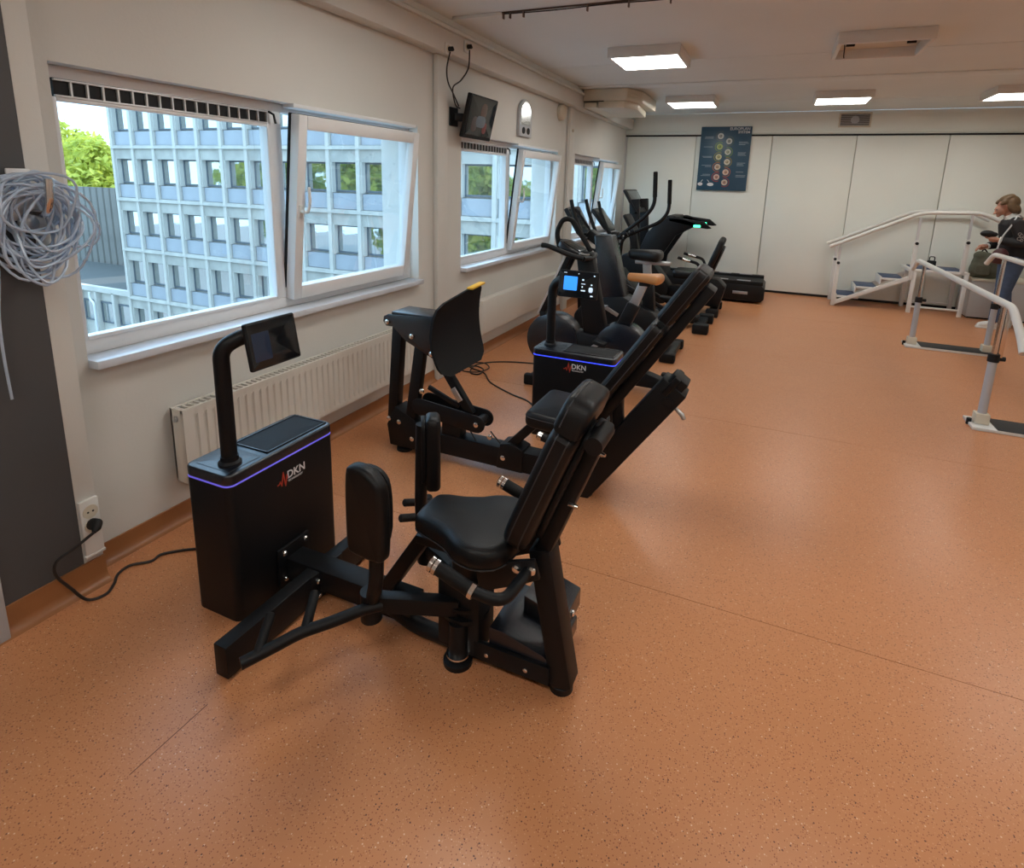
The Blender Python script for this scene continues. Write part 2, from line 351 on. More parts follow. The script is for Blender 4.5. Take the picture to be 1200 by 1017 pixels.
# windows: fixed light, trickle vent, tilted sash, sill
def ring(b, x0, x1, y0, y1, z0, z1, t, tb=None, tt=None):
    tb, tt = tb or t, tt or t
    b.bb(x0, x1, y0, y0+t, z0, z1, .004).bb(x0, x1, y1-t, y1, z0, z1, .004).bb(x0, x1, y0+t, y1-t, z0, z0+tb, .004).bb(x0, x1, y0+t, y1-t, z1-tt, z1, .004); return b
def window(n, y0, y1):
    wn = sroot('window_%d' % n, (XW-.1, (y0+y1)/2, ZS)); ym = y0+(y1-y0)*.468
    b = ring(B(), -2.545, -2.475, y0, y1, ZS+.01, ZH, .036, .06, .045); b.bb(-2.545, -2.475, ym-.045, ym+.04, ZS+.07, ZH-.045, .004); obj('frame', b, 'pvc', wn)
    obj('pane', B().bb(-2.518, -2.512, y0+.03, ym-.04, ZS+.06, ZH-.115), 'glass', wn)
    obj('bead', ring(B(), -2.486, -2.468, y0+.036, ym-.045, ZS+.07, ZH-.112, .016), 'pvc', wn)
    vent = obj('trickle_vent', B().bb(-2.53, -2.478, y0+.05, ym-.042, ZH-.112, ZH-.045), 'gasket', wn)
    obj('rail', B().bb(-2.48, -2.468, y0+.05, ym-.045, ZH-.112, ZH-.104, .001).bb(-2.48, -2.468, y0+.05, ym-.045, ZH-.054, ZH-.047, .001), 'slat', vent)
    L_ = ym-.05-(y0+.055); k = 17; sm = mesh_of('slat', B().bb(-.006, .006, -.0035, .0035, -.029, .029), 'slat')
    for i in range(k): share('slat', sm, vent, (-2.474, y0+.055+L_*(i+.9)/k, ZH-.079))
    obj('pull', B().tube([(-2.47, ym-.045, ZH-.05), (-2.445, ym-.035, ZH-.065), (-2.44, ym-.03, ZH-.11)], .006, 8), 'gasket', vent)
    # sash hinged at the bottom, leaning into the room at the top
    ang = R(6.3); m = Matrix.Translation((-2.462, 0, ZS+.06)) @ Matrix.Rotation(ang, 4, 'Y')
    s0, s1, h = ym+.01, y1-.105, 1.005
    def turn(b):
        for v in b.bm.verts: v.co = m @ v.co
        return b
    b = B(); t = .062; b.bb(-.02, .04, s0, s0+t, 0, h, .006).bb(-.02, .04, s1-t, s1, 0, h, .006).bb(-.02, .04, s0+t, s1-t, 0, t+.012, .006).bb(-.02, .04, s0+t, s1-t, h-t-.012, h, .006)
    sa = obj('sash', turn(b), 'pvc', wn)
    obj('pane', turn(B().bb(.002, .008, s0+t-.005, s1-t+.005, t, h-t)), 'glass', sa)
    obj('gasket', turn(B().bb(-.034, -.02, s0-.004, s0+.02, 0, h).bb(-.034, -.02, s0, s1, h-.02, h+.004)), 'gasket', sa)
    hz = .50; b = B().box((.043, s0+.03, hz), (.008, .03, .07), .003).cyl((.045, s0+.03, hz), (.07, s0+.03, hz), .009, 10)
    b.tube(fillet([(.068, s0+.03, hz), (.082, s0+.04, hz), (.082, s0+.055, hz+.05), (.068, s0+.055, hz+.135)], .03), .0085, 10); obj('handle', turn(b), 'white', sa)
    obj('head_rail', B().bb(XW-.07, XW+.012, ym+.05, y1-.03, ZH-.02, ZH+.002, .003), 'pvc', wn)
    obj('sill', B().bb(-2.475, -2.34, y0, y1-.02, ZS-.022, ZS+.012, .004), 'sill', wn)
    # outer rebate and cill
    obj('outer_cill', B().bb(XO-.08, -2.545, y0, y1, ZS-.02, ZS+.012), 'slat', wn)
for i, (a, c) in enumerate(WINS): window(i+1, a, c)
# ================================================================ CEILING LIGHTS
def lamp(x, y, lit, label):
    t = thing('ceiling_light', (x, y, ZC), label, 'light', 'square surface lights on the ceiling'); z0, a = 2.655, .275
    b = B(); k = .03
    b.bb(x-a-k, x+a+k, y-a-k, y-a, z0, ZC, .006).bb(x-a-k, x+a+k, y+a, y+a+k, z0, ZC, .006).bb(x-a-k, x-a, y-a, y+a, z0, ZC, .006).bb(x+a, x+a+k, y-a, y+a, z0, ZC, .006)
    obj('housing', b, 'white', t)
    obj('back_plate', B().bb(x-a, x+a, y-a, y+a, ZC-.012, ZC-.001), 'cream', t)
    if lit: obj('diffuser', B().bb(x-a, x+a, y-a, y+a, z0+.004, z0+.014), 'lamp', t)
    else:
        for s in (-1, 1): obj('lamp_holder', B().box((x+s*.2, y-.02, ZC-.03), (.06, .022, .036), .003), 'gasket', t)
        obj('loose_wire', B().tube(spline([(x-.25, y-.1, ZC-.02), (x-.24, y-.05, ZC-.06), (x-.235, y, ZC-.11), (x-.23, y+.01, ZC-.125)]), .004, 6), 'gasket', t)
LX, LY = (-1.145, .595, 2.32), (8.25, 5.41, 2.57, -.27)
lab = {(0, 0): 'small lit square ceiling light in front of the blue poster', (1, 0): 'lit square ceiling light just above the wall vent', (2, 0): 'lit square ceiling light cut by the right edge of the photo',
       (0, 1): 'largest lit square ceiling light, nearest on the ceiling', (1, 1): 'unlit square ceiling light with its cover missing'}
for j, y in enumerate(LY):
    for i, x in enumerate(LX): lamp(x, y, (i, j) != (1, 1), lab.get((i, j), 'lit square ceiling light above the picture, out of view'))
# ================================================================ OUTSIDE
GZ = -11.0
struct('trim_10', B().bb(-140, -2.72, -60, 80, GZ-.2, GZ), 'asphalt').name = 'ground'
A0, BAY, FY, PIT = -38.54, 1.911, 24.0, 3.2
bld = thing('office_block', (-21, FY+6, GZ), 'pale concrete office block with rows of recessed windows outside', 'building')
obj('body', B().bb(A0, -2.9, FY+.38, FY+13, GZ, 9.2), 'concrete', bld)
NK = 18; rows = [-1, 0, 1, 2, 3]
fin = mesh_of('fin', B().bb(-.11, .11, -.12, .40, -10.4, 10.4), 'concrete')
for k in range(NK+1): share('fin', fin, bld, (A0+k*BAY+.1, FY, -1.2))
for j in rows+[-2]:
    z = .88-PIT*j
    obj('ledge', B().prism([(FY-.16, z-1.10), (FY+.4, z-1.10), (FY+.4, z-.90), (FY-.06, z-.90)], 0, A0, -3.0), 'conc2', bld)
    obj('lintel', B().bb(A0, -3.0, FY-.02, FY+.4, z-1.72, z-1.10), 'conc2', bld)
sp = mesh_of('spandrel_panel', B().bb(-.80, .80, 0, .2, -.80, 0), 'spandrel')
wi = B(); wi.bb(-.80, -.72, 0, .1, 0, 1.5).bb(.72, .80, 0, .1, 0, 1.5).bb(-.72, .72, 0, .1, 0, .09).bb(-.72, .72, 0, .1, 1.40, 1.5); wi = mesh_of('window', wi, 'wframe')
pn = mesh_of('pane', B().bb(-.73, .73, .04, .06, .08, 1.42), 'farglass')
rv = mesh_of('reveal', B().bb(-.84, -.76, -.28, .1, -.05, 1.5), 'concrete')
for k in range(NK):
    for j in rows:
        x, z = A0+(k+.5)*BAY+.1, .88-PIT*j
        if j == -1 and k > 12: continue
        share('spandrel_panel', sp, bld, (x, FY+.06, z-.08)); wo = share('window', wi, bld, (x, FY+.26, z)); share('pane', pn, wo, (x, FY+.26, z)); share('reveal', rv, wo, (x, FY+.26, z))
# low wing left of the block
lw = thing('low_wing', (-50, FY+3, GZ), 'low building with gravel roof beside the office block outside', 'building')
obj('body', B().bb(-64, A0-.05, FY+.30, FY+7, GZ, -6.35), 'concrete', lw); obj('roof', B().bb(-64, A0-.05, FY+.2, FY+6.9, -6.35, -6.22), 'roof', lw)
obj('eaves', B().bb(-64, A0-.05, FY-.05, FY+.3, -6.55, -6.2), 'concrete', lw)
lf = mesh_of('fin', B().bb(-.11, .11, -.05, .40, GZ, -6.5), 'concrete')
for k in range(1, 8):
    x = A0-k*BAY+.1; share('fin', lf, lw, (x, FY, 0)); xc = x+BAY/2
    wo = share('window', wi, lw, (xc, FY+.2, -8.75)); share('pane', pn, wo, (xc, FY+.2, -8.75))
obj('roof_box', B().bb(-41.2, -40.0, FY+4, FY+5, -6.22, -5.5, .03), 'slat', lw)
obj('drain_pipe', B().tube(fillet([(-42.6, FY-.2, -6.6), (-42.6, FY-.2, -7.1), (-42.2, FY-.2, -7.3), (-42.2, FY-.2, GZ)], .2), .07, 8), 'slat', lw)
# tall screen of vertical boards behind the roof
sc = thing('board_screen', (-50, 31, -6.22), 'weathered wall of tall vertical boards behind the low roof', 'wall')
bo = mesh_of('board', B().prism([(-.42, 0), (-.30, -.16), (.30, -.16), (.42, 0)], 2, -6.4, .22), 'clad')
for k in range(26): share('board', bo, sc, (-66+k*.86, 31.2, 0))
obj('backing', B().bb(-66.4, -43.8, 31.2, 31.35, -6.4, .15), 'clad', sc)
# trees
def tree(name, c, rad, n, size, m, label, zg, seed):
    rnd = random.Random(seed); c = Vector(c); t = thing(name, (c.x, c.y, zg), label, 'tree')
    b = B().tube([(c.x, c.y, zg), (c.x+.2, c.y, (zg+c.z)/2), (c.x, c.y, c.z+rad*.3)], [.45, .35, .12], 10)
    for i in range(7):
        a = i*2.4; b.tube([(c.x, c.y, c.z-rad*.5+i*.3), (c.x+math.cos(a)*rad*.45, c.y+math.sin(a)*rad*.45, c.z+i*.2), (c.x+math.cos(a)*rad*.8, c.y+math.sin(a)*rad*.8, c.z+rad*.25)], [.16, .1, .03], 6)
    obj('trunk', b, 'bark', t)
    cl = []
    for i in range(34):
        d = Vector((rnd.gauss(0, 1), rnd.gauss(0, 1), rnd.gauss(0, .8))).normalized(); cl.append((c+d*rad*rnd.uniform(.35, .85), rad*rnd.uniform(.22, .38)))
    vs_, fs = [], []; o0 = Vector((c.x, c.y, zg))
    for i in range(n):
        cc, r = cl[rnd.randrange(len(cl))]; d = Vector((rnd.gauss(0, 1), rnd.gauss(0, 1), rnd.gauss(0, 1))).normalized(); p = cc+d*r*rnd.uniform(.6, 1.05)
        nn = (d+Vector((rnd.gauss(0, .6), rnd.gauss(0, .6), rnd.gauss(.4, .6)))).normalized(); u = nn.orthogonal().normalized(); u = Matrix.Rotation(rnd.uniform(0, 6.28), 3, nn) @ u; v = nn.cross(u); s = size*rnd.uniform(.6, 1.3)
        k = len(vs_); vs_ += [p-u*s-o0, p+v*s*.5+nn*s*.1-o0, p+u*s-o0, p-v*s*.5+nn*s*.1-o0]; fs.append((k, k+1, k+2, k+3))
    me = bpy.data.meshes.new('foliage'); me.from_pydata(vs_, [], fs); me.materials.append(MT[m]); o = bpy.data.objects.new('foliage', me); COL.objects.link(o); o.parent = t; o['kind'] = 'stuff'
    return t
tree('broadleaf_tree', (-68, 40, -2.3), 7.0, 11000, .42, 'leaf', 'sunlit yellow-green tree beyond the boards, left of the office block', GZ, 1)
tree('broadleaf_tree', (-84.2, 44, 3.0), 6.0, 7000, .45, 'leaf', 'taller tree at the left edge of the nearest window', GZ, 2)
for i, (x, y, r) in enumerate(((-30, -9, 7), (-46, -14, 8), (-62, -12, 8), (-16, -16, 7))):
    tree('courtyard_tree', (x, y, -1+i), r, 6000, .6, 'leaf2', 'green tree mirrored in the panes of the office block', GZ, 10+i)['group'] = 'courtyard trees'
# ================================================================ STRENGTH MACHINES
def bolt(b, p, d, r=.011, h=.009):
    p = Vector(p); d = Vector(d).normalized(); b.tube([p-d*.002, p+d*h*.6, p+d*h], [r, r, r*.6], 10); return b
def bolts(pts, d, t, r=.011, h=.009, m='chrome'):
    for p in pts: obj('bolt', bolt(B(), p, d, r, h), m, t)
def foot(b, x, y, r=.035, h=.03): b.lathe([(r, 0), (r, h*.55), (r*.8, h*.7), (r*.45, h*.75), (r*.45, h*1.3)], 20, Matrix.Translation((x, y, 0))); return b
ZIG = [(0, 0), (.010, .002), (.016, .012), (.024, -.012), (.035, .050), (.046, -.022), (.056, .030), (.060, .012)]
def zigzag(b, m, sc=1.0, wd=.0034):
    for (a, c) in zip(ZIG, ZIG[1:]):
        A, C = Vector((a[0], a[1], 0))*sc, Vector((c[0], c[1], 0))*sc; d = (C-A).normalized(); n = Vector((-d.y, d.x, 0))*wd*sc; d = d*wd*sc*.6
        b.quad(m @ (A-n-d), m @ (C-n+d), m @ (C+n+d), m @ (A+n-d))
    return b
def cabinet(t, x0, x1, y0, y1, face, led, at_low):
    """console cabinet: body, lid with recessed tray, light line, maker's mark.  face: 'x' or 'y' side carries the mark"""
    cx, cy, W, D = (x0+x1)/2, (y0+y1)/2, x1-x0, y1-y0
    m = Matrix.Translation((cx, cy, 0)); b = B()
    b.pad(rrect(W, D, .03), .538, .004, m); obj('cabinet', b, 'black', t)
    obj('light_line', B().pad(rrect(W+.002, D+.002, .031), .0035, .0008, Matrix.Translation((cx, cy, .5385))), led, t)
    lid = B().pad(rrect(W+.002, D+.002, .032), .041, .008, Matrix.Translation((cx, cy, .542))); lo = obj('lid', lid, 'navy', t)
    if face == 'x': tw, td, tx, ty = W-.045, D*.60, cx, y1-D*.33
    else: tw, td, tx, ty = W*.60, D-.045, x1-W*.33, cy
    b = B()
    for k in range(4):
        a, c = (tw/2, td/2); e = .006
        bx = [(tx-a, tx+a, ty-c, ty-c+e), (tx-a, tx+a, ty+c-e, ty+c), (tx-a, tx-a+e, ty-c, ty+c), (tx+a-e, tx+a, ty-c, ty+c)][k]; b.bb(*bx, .581, .588, .001)
    obj('tray_rim', b, 'navy', lo)
    obj('tray_mat', B().pad(rrect(tw-.014, td-.014, .008), .0035, .001, Matrix.Translation((tx, ty, .5815))), 'rubber', lo)
    b = B()
    if face == 'x': b.pad(rrect(W-.05, D*.27, .012), .003, .001, Matrix.Translation((cx, y0+D*.185, .5815)))
    else: b.pad(rrect(W*.27, D-.05, .012), .003, .001, Matrix.Translation((x0+W*.185, cy, .5815)))
    obj('lid_panel', b, 'navy', lo)
def mark(t, m):
    obj('logo_wave', zigzag(B(), m @ Matrix.Translation((0, 0, .0012))), 'logor', t)
    obj('logo_letters', text_bm('DKN', .052, m @ Matrix.Translation((.057, .008, .0008)) @ Matrix.Shear('XZ', 4, (0, 0)), None, .0003, 'LEFT', .0011), 'logow', t)
    obj('logo_line', text_bm('TECHNOLOGY', .0135, m @ Matrix.Translation((.060, -.010, .0008)), None, .0002, 'LEFT', .0003), 'logow', t)

# ---------------------------------------------------------------- hip machine nearest the camera
SY = 1.52
t = thing('hip_machine', (-1.05, SY, 0), 'nearest black leg machine with two upright thigh pads and a seat', 'gym machine')
cabinet(t, -1.832, -1.612, 1.258, 1.782, 'x', 'led1', True)
mark(t, frame((-1.6105, 1.468, .447), (0, 1, 0), (0, 0, 1)) @ Matrix.Scale(.84, 4))
po = obj('screen_post', B().tube(fillet([(-1.69, 1.335, .575), (-1.69, 1.335, 1.015), (-1.645, 1.40, 1.052), (-1.61, 1.45, 1.035)], .10, 8), .0275, 16), 'black', t)
obj('collar', B().lathe([(.040, .0), (.040, .010), (.031, .018), (.031, .034)], 24, Matrix.Translation((-1.69, 1.335, .582))), 'black', po)
def tablet(t, m, w_, h_, lit):
    b = B().pad(rrect(w_, h_, .008), .014, .004, m @ Matrix.Translation((0, 0, -.014))); ta = obj('tablet', b, 'black', t)
    obj('screen', B().pad(rrect(w_-.012, h_-.012, .004), .0012, .0004, m @ Matrix.Translation((0, 0, 0))), 'scr', ta)
    obj('bracket', B().pad(rrect(.07, .07, .01), .03, .004, m @ Matrix.Translation((-.03, 0, -.042))), 'black', ta)
    if not lit:
        obj('picture', B().pad(rrect(.075, .10, .003), .0004, .0001, m @ Matrix.Translation((-.055, -.005, .0013))), 'scrdim', ta)
    else:
        obj('picture', B().pad(rrect(.086, .084, .006), .0004, .0001, m @ Matrix.Translation((-.048, .004, .0013))), 'scrblue', ta)
        for (x, y, ww, hh) in ((.03, .03, .012, .010), (.033, .006, .026, .004), (.085, .004, .010, .008), (.028, -.012, .008, .010), (.082, -.026, .025, .030), (.035, -.034, .028, .008), (.098, .058, .01, .007), (-.085, .066, .02, .004), (.0, .064, .007, .005), (.09, -.062, .016, .008)):
            obj('screen_tile', B().pad(rrect(ww, hh, min(ww, hh)*.3, 2), .0004, .0001, m @ Matrix.Translation((x, y, .0013))), 'scrlite', ta)
    return ta
tablet(t, frame((-1.575, 1.462, 1.024), (0, 1, 0), (-.17, 0, 1)), .225, .168, False)
# floor beam along the cabinet and spine running back under the seat
obj('floor_beam', B().bb(-1.492, -1.437, 1.062, 1.90, .012, .128, .003), 'black', t)
b = B().bb(-1.61, -1.598, 1.44, 1.60, .03, .185, .002)
obj('mount_plate', b, 'black', t)
bolts([(-1.598, y, z) for y in (1.465, 1.575) for z in (.165, .055)]+[(-1.43, y, z) for y in (1.462, 1.578) for z in (.10, .04)], (1, 0, 0), t, .011, .012)
b = B().bb(-1.60, -1.02, SY-.045, SY+.045, .045, .135, .005); b.bb(-1.44, -1.432, SY-.085, SY+.085, .015, .128, .002); obj('spine', b, 'black', t)
b = B().tube(fillet([(-1.12, SY-.02, .075), (-1.0, SY-.03, .045), (-.62, SY-.03, .045), (-.50, SY, .05)], .05), .03, 12); obj('rear_tube', b, 'black', t)
b = B().bar((-1.16, SY, .115), (-.93, SY, .475), .075, .05, .006, (1, 0, 0)); obj('seat_strut', b, 'black', t)
b = B().bb(-.90, -.74, SY-.06, SY+.06, .04, .30, .01).cyl((-.82, SY, .05), (-.82, SY, .42), .05, 20); obj('pivot_tower', b, 'black', t)
b = B().lathe([(.055, .20), (.085, .20), (.085, .215), (.055, .215)], 28, Matrix.Translation((-.82, SY, -.04))).lathe([(.05, .24), (.08, .24), (.08, .252), (.05, .252)], 28, Matrix.Translation((-.82, SY, -.04))); obj('swivel_discs', b, 'steel', t).data.materials[0] = MT['black']
b = B(); b.bar((-.85, SY-.02, .05), (-.815, 1.46, .05), .06, .05, .008).cyl((-.815, 1.455, .02), (-.815, 1.455, .16), .032, 18); foot(b, -.815, 1.455, .05, .03); obj('side_foot', b, 'black', t)
obj('foot_ring', B().lathe([(.030, .034), (.040, .034), (.040, .040), (.030, .040)], 24, Matrix.Translation((-.815, 1.455, 0))), 'chrome', t)
b = B().prism([(-.71, .045), (-.48, .045), (-.48, .10), (-.52, .125), (-.66, .16), (-.71, .16)], 1, 1.475, 1.72, .004); obj('gear_housing', b, 'navy', t)
b = B().prism([(-.64, .10), (-.49, .10), (-.49, .17), (-.64, .215)], 1, 1.60, 1.78, .004); obj('gear_cover', b, 'navy', t)
b = B().bb(-.76, -.49, 1.460, 1.475, .035, .10, .002); obj('side_rail', b, 'black', t)
bolts([(-.71, 1.459, .065), (-.57, 1.459, .065)], (0, -1, 0), t, .008, .006); bolts([(-.49, 1.68, .14)], (1, 0, 0), t, .012, .01)
# rear leg rising into the backrest frame
leg = [(-.475, SY-.01, .045), (-.485, SY-.01, .20), (-.545, SY-.01, .44)]
b = B().bar((-.452, SY-.01, .03), (-.545, SY-.01, .50), .085, .075, .012, (1, 0, 0)); b.bar((-.545, SY-.01, .47), (-.372, SY-.01, .935), .07, .05, .01, (1, 0, 0)); foot(b, -.462, SY-.01, .038, .04); obj('rear_leg', b, 'black', t)
u = Vector((.22, 0, .575)).normalized(); nrm = Vector((-u.z, 0, u.x))
mb = frame((-.575, SY, .50), (0, -1, 0), u)              # local z = toward the sitter
th = .085
if mb.col[2].to_3d().dot(nrm) < 0: mb = frame((-.575, SY, .50), (0, 1, 0), u)
outl = [(-.10, 0), (.10, 0), (.135, .06), (.14, .16), (.128, .36), (.120, .45), (-.120, .45), (-.128, .36), (-.14, .16), (-.135, .06)]
bk = obj('backrest', B().pad(smooth_poly(outl, 2), th, .028, mb), 'leather', t)
hd = [(-.119, .436), (.119, .436), (.115, .48), (.106, .515), (.085, .538), (.05, .545), (-.05, .545), (-.085, .538), (-.106, .515), (-.115, .48)]
obj('head_pad', B().pad(hd, th+.002, .02, mb @ Matrix.Translation((0, 0, -.001))), 'leather', bk)
def piping(b, outl, z, m, r=.0022, ins=.004):
    o2 = smooth_poly(outl, 2); c = Vector((sum(p[0] for p in o2)/len(o2), sum(p[1] for p in o2)/len(o2)))
    b.tube([m @ Vector((p[0]+(c.x-p[0])*ins, p[1]+(c.y-p[1])*ins, z)) for p in o2], r, 6, True); return b
b = piping(B(), outl, th-.026, mb); piping(b, outl, .024, mb); piping(b, hd, th-.02, mb); obj('piping', b, 'stitch', bk)
obj('back_plate', B().pad(smooth_poly([(-.09, .03), (.09, .03), (.09, .46), (-.09, .46)], 2), .02, .006, mb @ Matrix.Translation((0, 0, -.02))), 'black', bk)
b = B().tube([(-.372, SY-.13, .915), (-.372, SY-.0, .915)], .026, 18); obj('end_cap', b, 'black', bk)
bolts([(-.385, SY-.045, .86), (-.455, SY-.045, .68)], (1, -.3, 0), bk, .008, .03)
# seat
so = [(-.99, SY-.045), (-.975, SY-.08), (-.85, SY-.11), (-.78, SY-.165), (-.70, SY-.175), (-.63, SY-.13), (-.615, SY), (-.63, SY+.14), (-.70, SY+.19), (-.78, SY+.18), (-.85, SY+.12), (-.975, SY+.09), (-.99, SY+.055)]
so = so[::1]; area = sum(so[i-1][0]*so[i][1]-so[i][0]*so[i-1][1] for i in range(len(so)))
if area < 0: so = so[::-1]
se = obj('seat', B().pad(smooth_poly(so, 1), .085, .034, Matrix.Translation((0, 0, .438)), 4, .004), 'leather', t)
obj('piping', piping(B(), so, .458, Matrix(), .0022), 'stitch', se)
obj('seat_plate', B().bb(-.98, -.66, SY-.07, SY+.07, .405, .436, .005), 'black', se)
for s in (-1, 1): obj('seat_bracket', B().prism([(-.72, .33), (-.58, .40), (-.52, .44), (-.54, .50), (-.62, .47), (-.74, .42)], 1, SY+s*.0925-.0075, SY+s*.0925+.0075, .003), 'black', t)
bolts([(-.595, SY-.101, .455), (-.545, SY-.101, .465)], (0, -1, 0), t, .014, .01)
# side handles
for s in (-1, 1):
    y = SY+s*.235; dz = .012 if s < 0 else .045
    h = obj('handle', B().tube(fillet([(-.56, SY+s*.10, .455), (-.575, y, .43+dz), (-.665, y, .43+dz), (-.80, y, .475+dz)], .05), .018, 12), 'black', t)
    obj('grip', B().tube([(-.68, y, .435+dz), (-.79, y, .4715+dz)], .0215, 14), 'rubber', h)
    obj('grip_ring', B().tube([(-.668, y, .431+dz), (-.681, y, .4353+dz)], .0235, 16), 'chrome', h)
    obj('grip_ring', B().tube([(-.789, y, .4713+dz), (-.800, y, .475+dz)], .0235, 16).tube([(-.804, y, .4763+dz), (-.814, y, .4797+dz), (-.818, y, .481+dz)], [.0235, .0235, .016], 16), 'chrome', h)
# swinging arms with thigh pads and foot pegs
for s in (-1, 1):
    PX, PY = (-1.022, SY-.215) if s < 0 else (-1.125, SY+.20)
    a = obj('swing_arm', B().bar((-.82, SY+s*.05, .205), (-1.08, SY+s*.165, .215), .045, .06, .006).cyl((-1.09, SY+s*.17, .15), (-1.09, SY+s*.17, .255), .036, 18), 'black', t)
    pth = spline([(-1.05, SY+s*.165, .212), (-1.095, SY+s*.215, .212), (-1.15, SY+s*.29, .207), (-1.21, SY+s*.36, .20), (-1.25, SY+s*.425, .19), (-1.30, SY+s*.515, .18)], 6)
    obj('foot_bar', B().tube(pth, .019, 12), 'black', a)
    for (bx, by, bz, ex, ey, ez) in ((-1.205, .35, .205, -1.262, .245, .24), (-1.275, .475, .188, -1.33, .37, .225)):
        E_ = Vector((ex, SY+s*ey, ez)); A_ = Vector((bx, SY+s*by, bz)); obj('foot_peg', B().tube([A_, E_, E_+(E_-A_)*.04], [.0165, .0165, .011], 12), 'rubber', a)
    obj('pad_post', B().tube(fillet([(-1.085, SY+s*.17, .22), (PX-.01, PY, .33), (PX, PY, .55 if s < 0 else .70)], .05), .024, 14), 'black', a)
    wd = (1, -.08, 0) if s < 0 else (-.55, .835, 0)
    mp = frame((PX, PY, .462 if s < 0 else .445), wd, (0, 0, 1)); zz = mp.col[2].to_3d()
    sgn = 1 if (zz.y < 0 if s < 0 else zz.x > 0) else -1
    po_ = smooth_poly([(-.058, 0), (.058, 0), (.074, .02), (.074, .235), (.05, .275), (.01, .30), (-.05, .30), (-.072, .28), (-.074, .02)], 2)
    pd = obj('thigh_pad', B().pad(po_, .055, .018, mp @ Matrix.Translation((0, 0, .012 if sgn > 0 else -.067))), 'leather', a)
    obj('pad_back', B().pad(smooth_poly([(-.06, .015), (.06, .015), (.066, .235), (.03, .285), (-.05, .285), (-.066, .24)], 2), .016, .003, mp @ Matrix.Translation((0, 0, -.004 if sgn > 0 else -.012))), 'black', pd)
    for zt in (.09, .20): obj('bolt', bolt(B(), mp @ Vector((0, zt, -.004*sgn)), -sgn*zz, .009, .012), 'chrome', pd)

# ---------------------------------------------------------------- leg press behind it
SY2 = 2.72
t = thing('leg_press', (-1.15, SY2, 0), 'black leg press with tall foot plate, yellow grip strip and sloping backrest', 'gym machine')
y0, y1 = SY2-.045, SY2+.045
obj('rail', B().bb(-1.80, -.80, SY2-.05, SY2+.05, .045, .165, .006), 'black', t)
for x in (-1.89, -.76): obj('foot', foot(B(), x, SY2-.02, .048, .03), 'rubber', t)
b = B().prism([(-1.97, .03), (-1.80, .03), (-1.72, .10), (-1.76, .20), (-1.93, .28), (-1.99, .16)], 1, SY2-.06, SY2+.06, .006); obj('front_base', b, 'black', t)
b = B().bar((-1.975, SY2+.0, .18), (-1.925, SY2+.0, .80), .06, .065, .006, (1, 0, 0)); obj('rear_link', b, 'black', t)
b = B().bar((-1.845, SY2-.03, .10), (-1.745, SY2-.03, .76), .05, .07, .008, (1, 0, 0)); obj('front_post', b, 'black', t)
b = B()
for sy in (-.075, .10): b.prism([(-1.985, .80), (-1.965, .775), (-1.92, .775), (-1.83, .70), (-1.60, .60), (-1.565, .64), (-1.565, .86), (-1.95, .845), (-1.98, .83)], 1, SY2+sy-.006, SY2+sy+.006, .002)
b.bb(-1.93, -1.57, SY2-.075, SY2+.10, .845, .862, .003); b.bb(-1.60, -1.565, SY2-.075, SY2+.10, .62, .85, .003); obj('carriage', b, 'navy', t)
bolts([(-1.955, SY2-.082, .80), (-1.79, SY2-.082, .735), (-1.66, SY2-.082, .65), (-1.97, SY2-.061, .20), (-1.90, SY2-.061, .19), (-1.81, SY2-.061, .10), (-1.385, SY2-.062, .275), (-1.30, SY2-.061, .22), (-1.22, SY2-.052, .11), (-1.74, SY2-.06, .41)], (0, -1, 0), t, .015, .010)
# curved foot plate facing the seat
N1, N2 = 14, 10; bmq = B(); g = [[None]*(N2+1) for _ in range(N1+1)]; g2 = [[None]*(N2+1) for _ in range(N1+1)]
for i in range(N1+1):
    v = i/N1; z = .575+.40*v
    hw = .245 + .02*math.sin(v*math.pi); 
    if v < .12: hw -= .07*(1-v/.12)**2
    if v > .90: hw -= .05*((v-.90)/.10)**2
    for j in range(N2+1):
        q = -1+2*j/N2; x = -1.528 + .05*(v*2-1)**2 - .03*v + .0*q
        zt = z + (.035*v*(1-q*q))*0 + (.05*v*(q+1)/2)
        g[i][j] = bmq.bm.verts.new((x, SY2+.0+q*hw, zt)); g2[i][j] = bmq.bm.verts.new((x-.014, SY2+q*hw, zt))
for G, fl_ in ((g, 0), (g2, 1)):
    for i in range(N1):
        for j in range(N2):
            q = (G[i][j], G[i][j+1], G[i+1][j+1], G[i+1][j]); bmq.bm.faces.new(q[::-1] if fl_ else q)
rim = [(0, j) for j in range(N2)]+[(i, N2) for i in range(N1)]+[(N1, j) for j in range(N2, 0, -1)]+[(i, 0) for i in range(N1, 0, -1)]
for k in range(len(rim)):
    a, c = rim[k], rim[(k+1) % len(rim)]; bmq.bm.faces.new((g[a[0]][a[1]], g2[a[0]][a[1]], g2[c[0]][c[1]], g[c[0]][c[1]]))
fp = obj('foot_plate', bmq, 'rubber', t)
obj('grip_strip', B().bar((-1.505, SY2+.07, 1.012), (-1.505, SY2+.225, 1.025), .04, .012, .004), 'yellow', fp)
